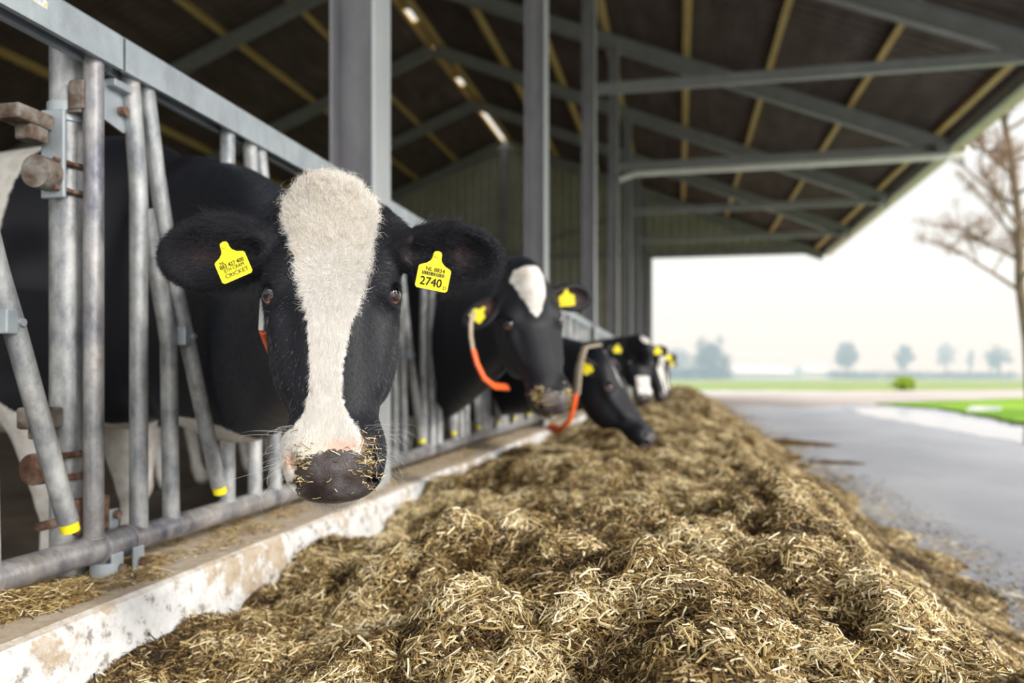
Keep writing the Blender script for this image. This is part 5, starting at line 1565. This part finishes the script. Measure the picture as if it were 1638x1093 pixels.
# ================================================================== beyond the barn
M['bark'] = mottled('tree_bark', [(0.3, (0.10, 0.07, 0.05)), (0.7, (0.24, 0.18, 0.13))], scale=6, rough=0.9, bump=0.5, stretch=(1, 1, 0.3))
M['buds'] = mottled('brown_spring_buds', [(0.3, (0.16, 0.09, 0.06)), (0.5, (0.30, 0.17, 0.10)), (0.7, (0.36, 0.28, 0.22))], scale=1.5, rough=0.9)
M['far_leaf'] = mottled('far_foliage', [(0.3, (0.05, 0.075, 0.075)), (0.7, (0.09, 0.12, 0.12))], scale=0.3, rough=1.0)
def bits(n, centers, spread, size, rg):
    """n small tetrahedra around the given points"""
    k = rg.integers(0, len(centers), n)
    P = centers[k] + rg.normal(0, 1, (n, 3)) * np.array(spread)
    o = rg.normal(0, 1, (n, 4, 3)); o /= np.linalg.norm(o, axis=2, keepdims=True)
    s = size * rg.uniform(0.6, 1.5, (n, 1, 1))
    V = (P[:, None] + o * s).reshape(-1, 3)
    b = np.arange(n)[:, None] * 4
    F = np.concatenate([b + np.array([[0, 1, 2]]), b + np.array([[0, 2, 3]]), b + np.array([[0, 3, 1]]), b + np.array([[1, 3, 2]])])
    return V, F
def far_tree(px, w_px, top_y, dist, label, seed, group=None, dense=1.0, trunk=True, base_y=None):
    rg = np.random.default_rng(seed)
    base = pix(px, 603, dist); base.z = -0.3
    s = dist / F_PX
    H = (603 - top_y) * s + CAM_H; Wd = w_px * s / 2
    root = empty('tree', base); tag(root, label, 'tree', group)
    mb = MB(); mb.sweep([(base.x, base.y, base.z), (base.x + 0.02 * H, base.y, H * 0.35), (base.x, base.y, H * 0.7)], [H * 0.035, H * 0.025, H * 0.012], 8)
    cz = H * (0.60 if trunk else 0.5); rz = H * (0.36 if trunk else 0.48)
    n = 60; d = rg.normal(0, 1, (n, 3)); d /= np.linalg.norm(d, axis=1, keepdims=True); r = rg.uniform(0.35, 0.92, (n, 1))
    cen = np.array([base.x, base.y, cz]) + d * r * np.array([Wd, Wd, rz])
    for c in cen[:18]:
        mb.sweep([(base.x, base.y, H * 0.3), ((base.x + c[0]) / 2, (base.y + c[1]) / 2, H * 0.3 * 0.4 + c[2] * 0.6), tuple(c)], [H * 0.012, H * 0.008, H * 0.003], 5)
    mb.build('trunk', M['bark'], root)
    V, F = bits(int(3000 * dense), cen, (Wd * 0.13,) * 3, H * 0.016, rg)
    np_mesh('crown', V, F, M['far_leaf'], parent=root, origin=parent_origin(root), smooth=False)
far_tree(1137, 66, 536, 230, 'broad round tree, densest on the hazy horizon, left of the white-roofed shed', 1, dense=2.6, trunk=False)
far_tree(1085, 60, 552, 300, 'faint pale tree behind the broad round one, close to the far cows', 2, dense=1.6, trunk=False)
far_tree(1355, 42, 544, 260, 'hazy tree standing behind the middle of the field, first right of the sheds', 3, dense=1.3)
far_tree(1446, 32, 548, 270, 'narrow hazy tree on the horizon above the yellow-green bush', 4, dense=1.1)
far_tree(1513, 34, 541, 330, 'tall faint tree on the horizon with a bare crown', 5, dense=0.6)
far_tree(1553, 14, 553, 340, 'thin faint tree, slimmest on the horizon', 6, dense=0.35)
far_tree(1597, 42, 549, 260, 'wide-topped hazy tree on the horizon beside the near trunk', 7, dense=1.2)
def hedge(x0, x1, top, dist, label, seed):
    rg = np.random.default_rng(seed); a = pix(x0, 603, dist); b = pix(x1, 603, dist)
    f = rg.random((160, 1)); h = (603 - top) * dist / F_PX + CAM_H
    cen = np.array(a)[None] * (1 - f) + np.array(b)[None] * f; cen[:, 2] = rg.uniform(0, h * 0.85, 160)
    V, F = bits(4500, cen, (1.2, 1.2, 0.35), 0.35, rg)
    tag(np_mesh('hedge', V, F, M['far_leaf'], origin=((a.x + b.x) / 2, (a.y + b.y) / 2, 0), smooth=False), label, 'hedge')
hedge(1325, 1625, 594, 255, 'long low hazy hedge along the horizon at the right', 11)
hedge(1040, 1165, 590, 235, 'low hazy hedge on the horizon beside the far cows', 12)
M['shed_wall'] = mottled('shed_wall', [(0.3, (0.22, 0.30, 0.38)), (0.7, (0.30, 0.38, 0.46))], scale=0.2, rough=0.8)
M['shed_roof'] = mottled('shed_roof', [(0.3, (0.45, 0.47, 0.50)), (0.7, (0.55, 0.57, 0.60))], scale=0.2, rough=0.7)
def shed(x0, x1, top, dist, label):
    s = dist / F_PX; a = pix(x0, 603, dist); b = pix(x1, 603, dist); h = (603 - top) * s + CAM_H
    u = (b - a); L = u.length; u.normalize(); v = Vector((-u.y, u.x, 0)); c = (a + b) / 2; c.z = 0
    root = empty('shed', c); tag(root, label, 'shed', 'farm sheds on the horizon')
    Mx = Matrix((u, v, Vector((0, 0, 1)))).transposed()
    mb = MB(); mb.box(c + Vector((0, 0, h * 0.25 - 0.2)), (L, 8, h * 0.5 + 0.4), Mx)
    mb.prism([(-4, h * .5), (4, h * .5), (0, h * 0.97)], c - u * (L / 2), v, (0, 0, 1), u, L); mb.build('walls', M['shed_wall'], root)
    mb = MB(); mb.prism([(-4.5, h * 0.46), (0, h), (4.5, h * 0.46), (4.5, h * 0.5), (0, h * 1.05), (-4.5, h * 0.5)], c - u * (L / 2 - 2.2), v, (0, 0, 1), u, L - 4.4); mb.build('roof', M['shed_roof'], root)
shed(1158, 1268, 587, 250, 'long low white-roofed farm shed with a blue-grey end wall on the horizon')
shed(1276, 1326, 584, 330, 'short pale farm shed, fainter, right of the long one')
# small bush in the field
rg_ = np.random.default_rng(5); bp_ = gxy(1447, 624); cen = np.array([[bp_[0] + rg_.normal(0, .16), bp_[1], 0.24 + abs(rg_.normal(0, .14))] for _ in range(14)])
V_, F_ = bits(900, cen, (0.18, 0.18, 0.12), 0.10, rg_)
M['bush'] = mottled('bright_bush', [(0.3, (0.16, 0.26, 0.02)), (0.7, (0.34, 0.44, 0.05))], scale=2, rough=0.9)
tag(np_mesh('bush', V_, F_, M['bush'], origin=(bp_[0], bp_[1], 0), smooth=False), 'small yellow-green bush at the edge of the far field', 'bush')

# near tree at the right edge
def near_tree():
    base = pix(1650, 641, 24.5); base.z = 0.0
    rg = random.Random(4)
    root = empty('tree', base); tag(root, 'nearest tree with reddish-brown buds, trunk on the right edge of the photo', 'tree')
    mb = MB(); tips = []
    def grow(p, d, L, r, lev):
        pts = [p]; n = 5
        q = p; dd = d.copy()
        for i in range(n):
            dd = (dd + Vector((rg.uniform(-.18, .18), rg.uniform(-.18, .18), rg.uniform(-.04, .12)))).normalized()
            q = q + dd * (L / n); pts.append(q)
        mb.sweep(pts, [r * (1 - 0.55 * i / n) for i in range(n + 1)], 10 if lev == 0 else 5)
        if lev == 0:
            for i in range(20):
                f = 0.34 + 0.66 * i / 19; k = min(n - 1, int(f * n)); pp = pts[k].lerp(pts[k + 1], f * n - k) if k < n else pts[-1]
                a = i * 2.4 + rg.uniform(-.3, .3)
                grow(pp, Vector((math.cos(a), math.sin(a), rg.uniform(0.25, 0.75))).normalized(), rg.uniform(2.0, 3.1) * (1.15 - 0.5 * f), r * 0.34, 1)
        elif lev < 3:
            for i in range(6 if lev == 1 else 4):
                f = rg.uniform(0.3, 1.0); k = min(n - 1, int(f * n))
                nd = (dd + Vector((rg.uniform(-1, 1), rg.uniform(-1, 1), rg.uniform(-.5, .8))) * 0.9).normalized()
                grow(pts[k + 1], nd, L * rg.uniform(0.35, 0.55), r * 0.45, lev + 1)
        if lev >= 2: tips.extend([tuple(x) for x in pts[2:]])
    grow(base.copy(), Vector((-0.02, 0, 1)), 9.0, 0.17, 0)
    mb.build('trunk', M['bark'], root)
    R = np.random.default_rng(2); T_ = np.array(tips)
    V, F = bits(26000, T_, (0.09, 0.09, 0.09), 0.026, R)
    np_mesh('buds', V, F, M['buds'], parent=root, origin=parent_origin(root), smooth=False)
near_tree()
# morning haze over the fields
m = bpy.data.materials.new('field_haze'); m.use_nodes = True; nt = m.node_tree; nt.nodes.clear()
out = nt.nodes.new('ShaderNodeOutputMaterial'); vs_ = nt.nodes.new('ShaderNodeVolumeScatter')
vs_.inputs['Color'].default_value = (0.50, 0.78, 1.0, 1); vs_.inputs['Density'].default_value = 0.0042; vs_.inputs['Anisotropy'].default_value = 0.0
nt.links.new(vs_.outputs[0], out.inputs['Volume'])
mb = MB(); mb.box((60, 235, 24), (640, 370, 50))
hz = mb.build('haze', m); tag(hz, 'pale blue haze hanging over the far fields', 'haze', kind='stuff')
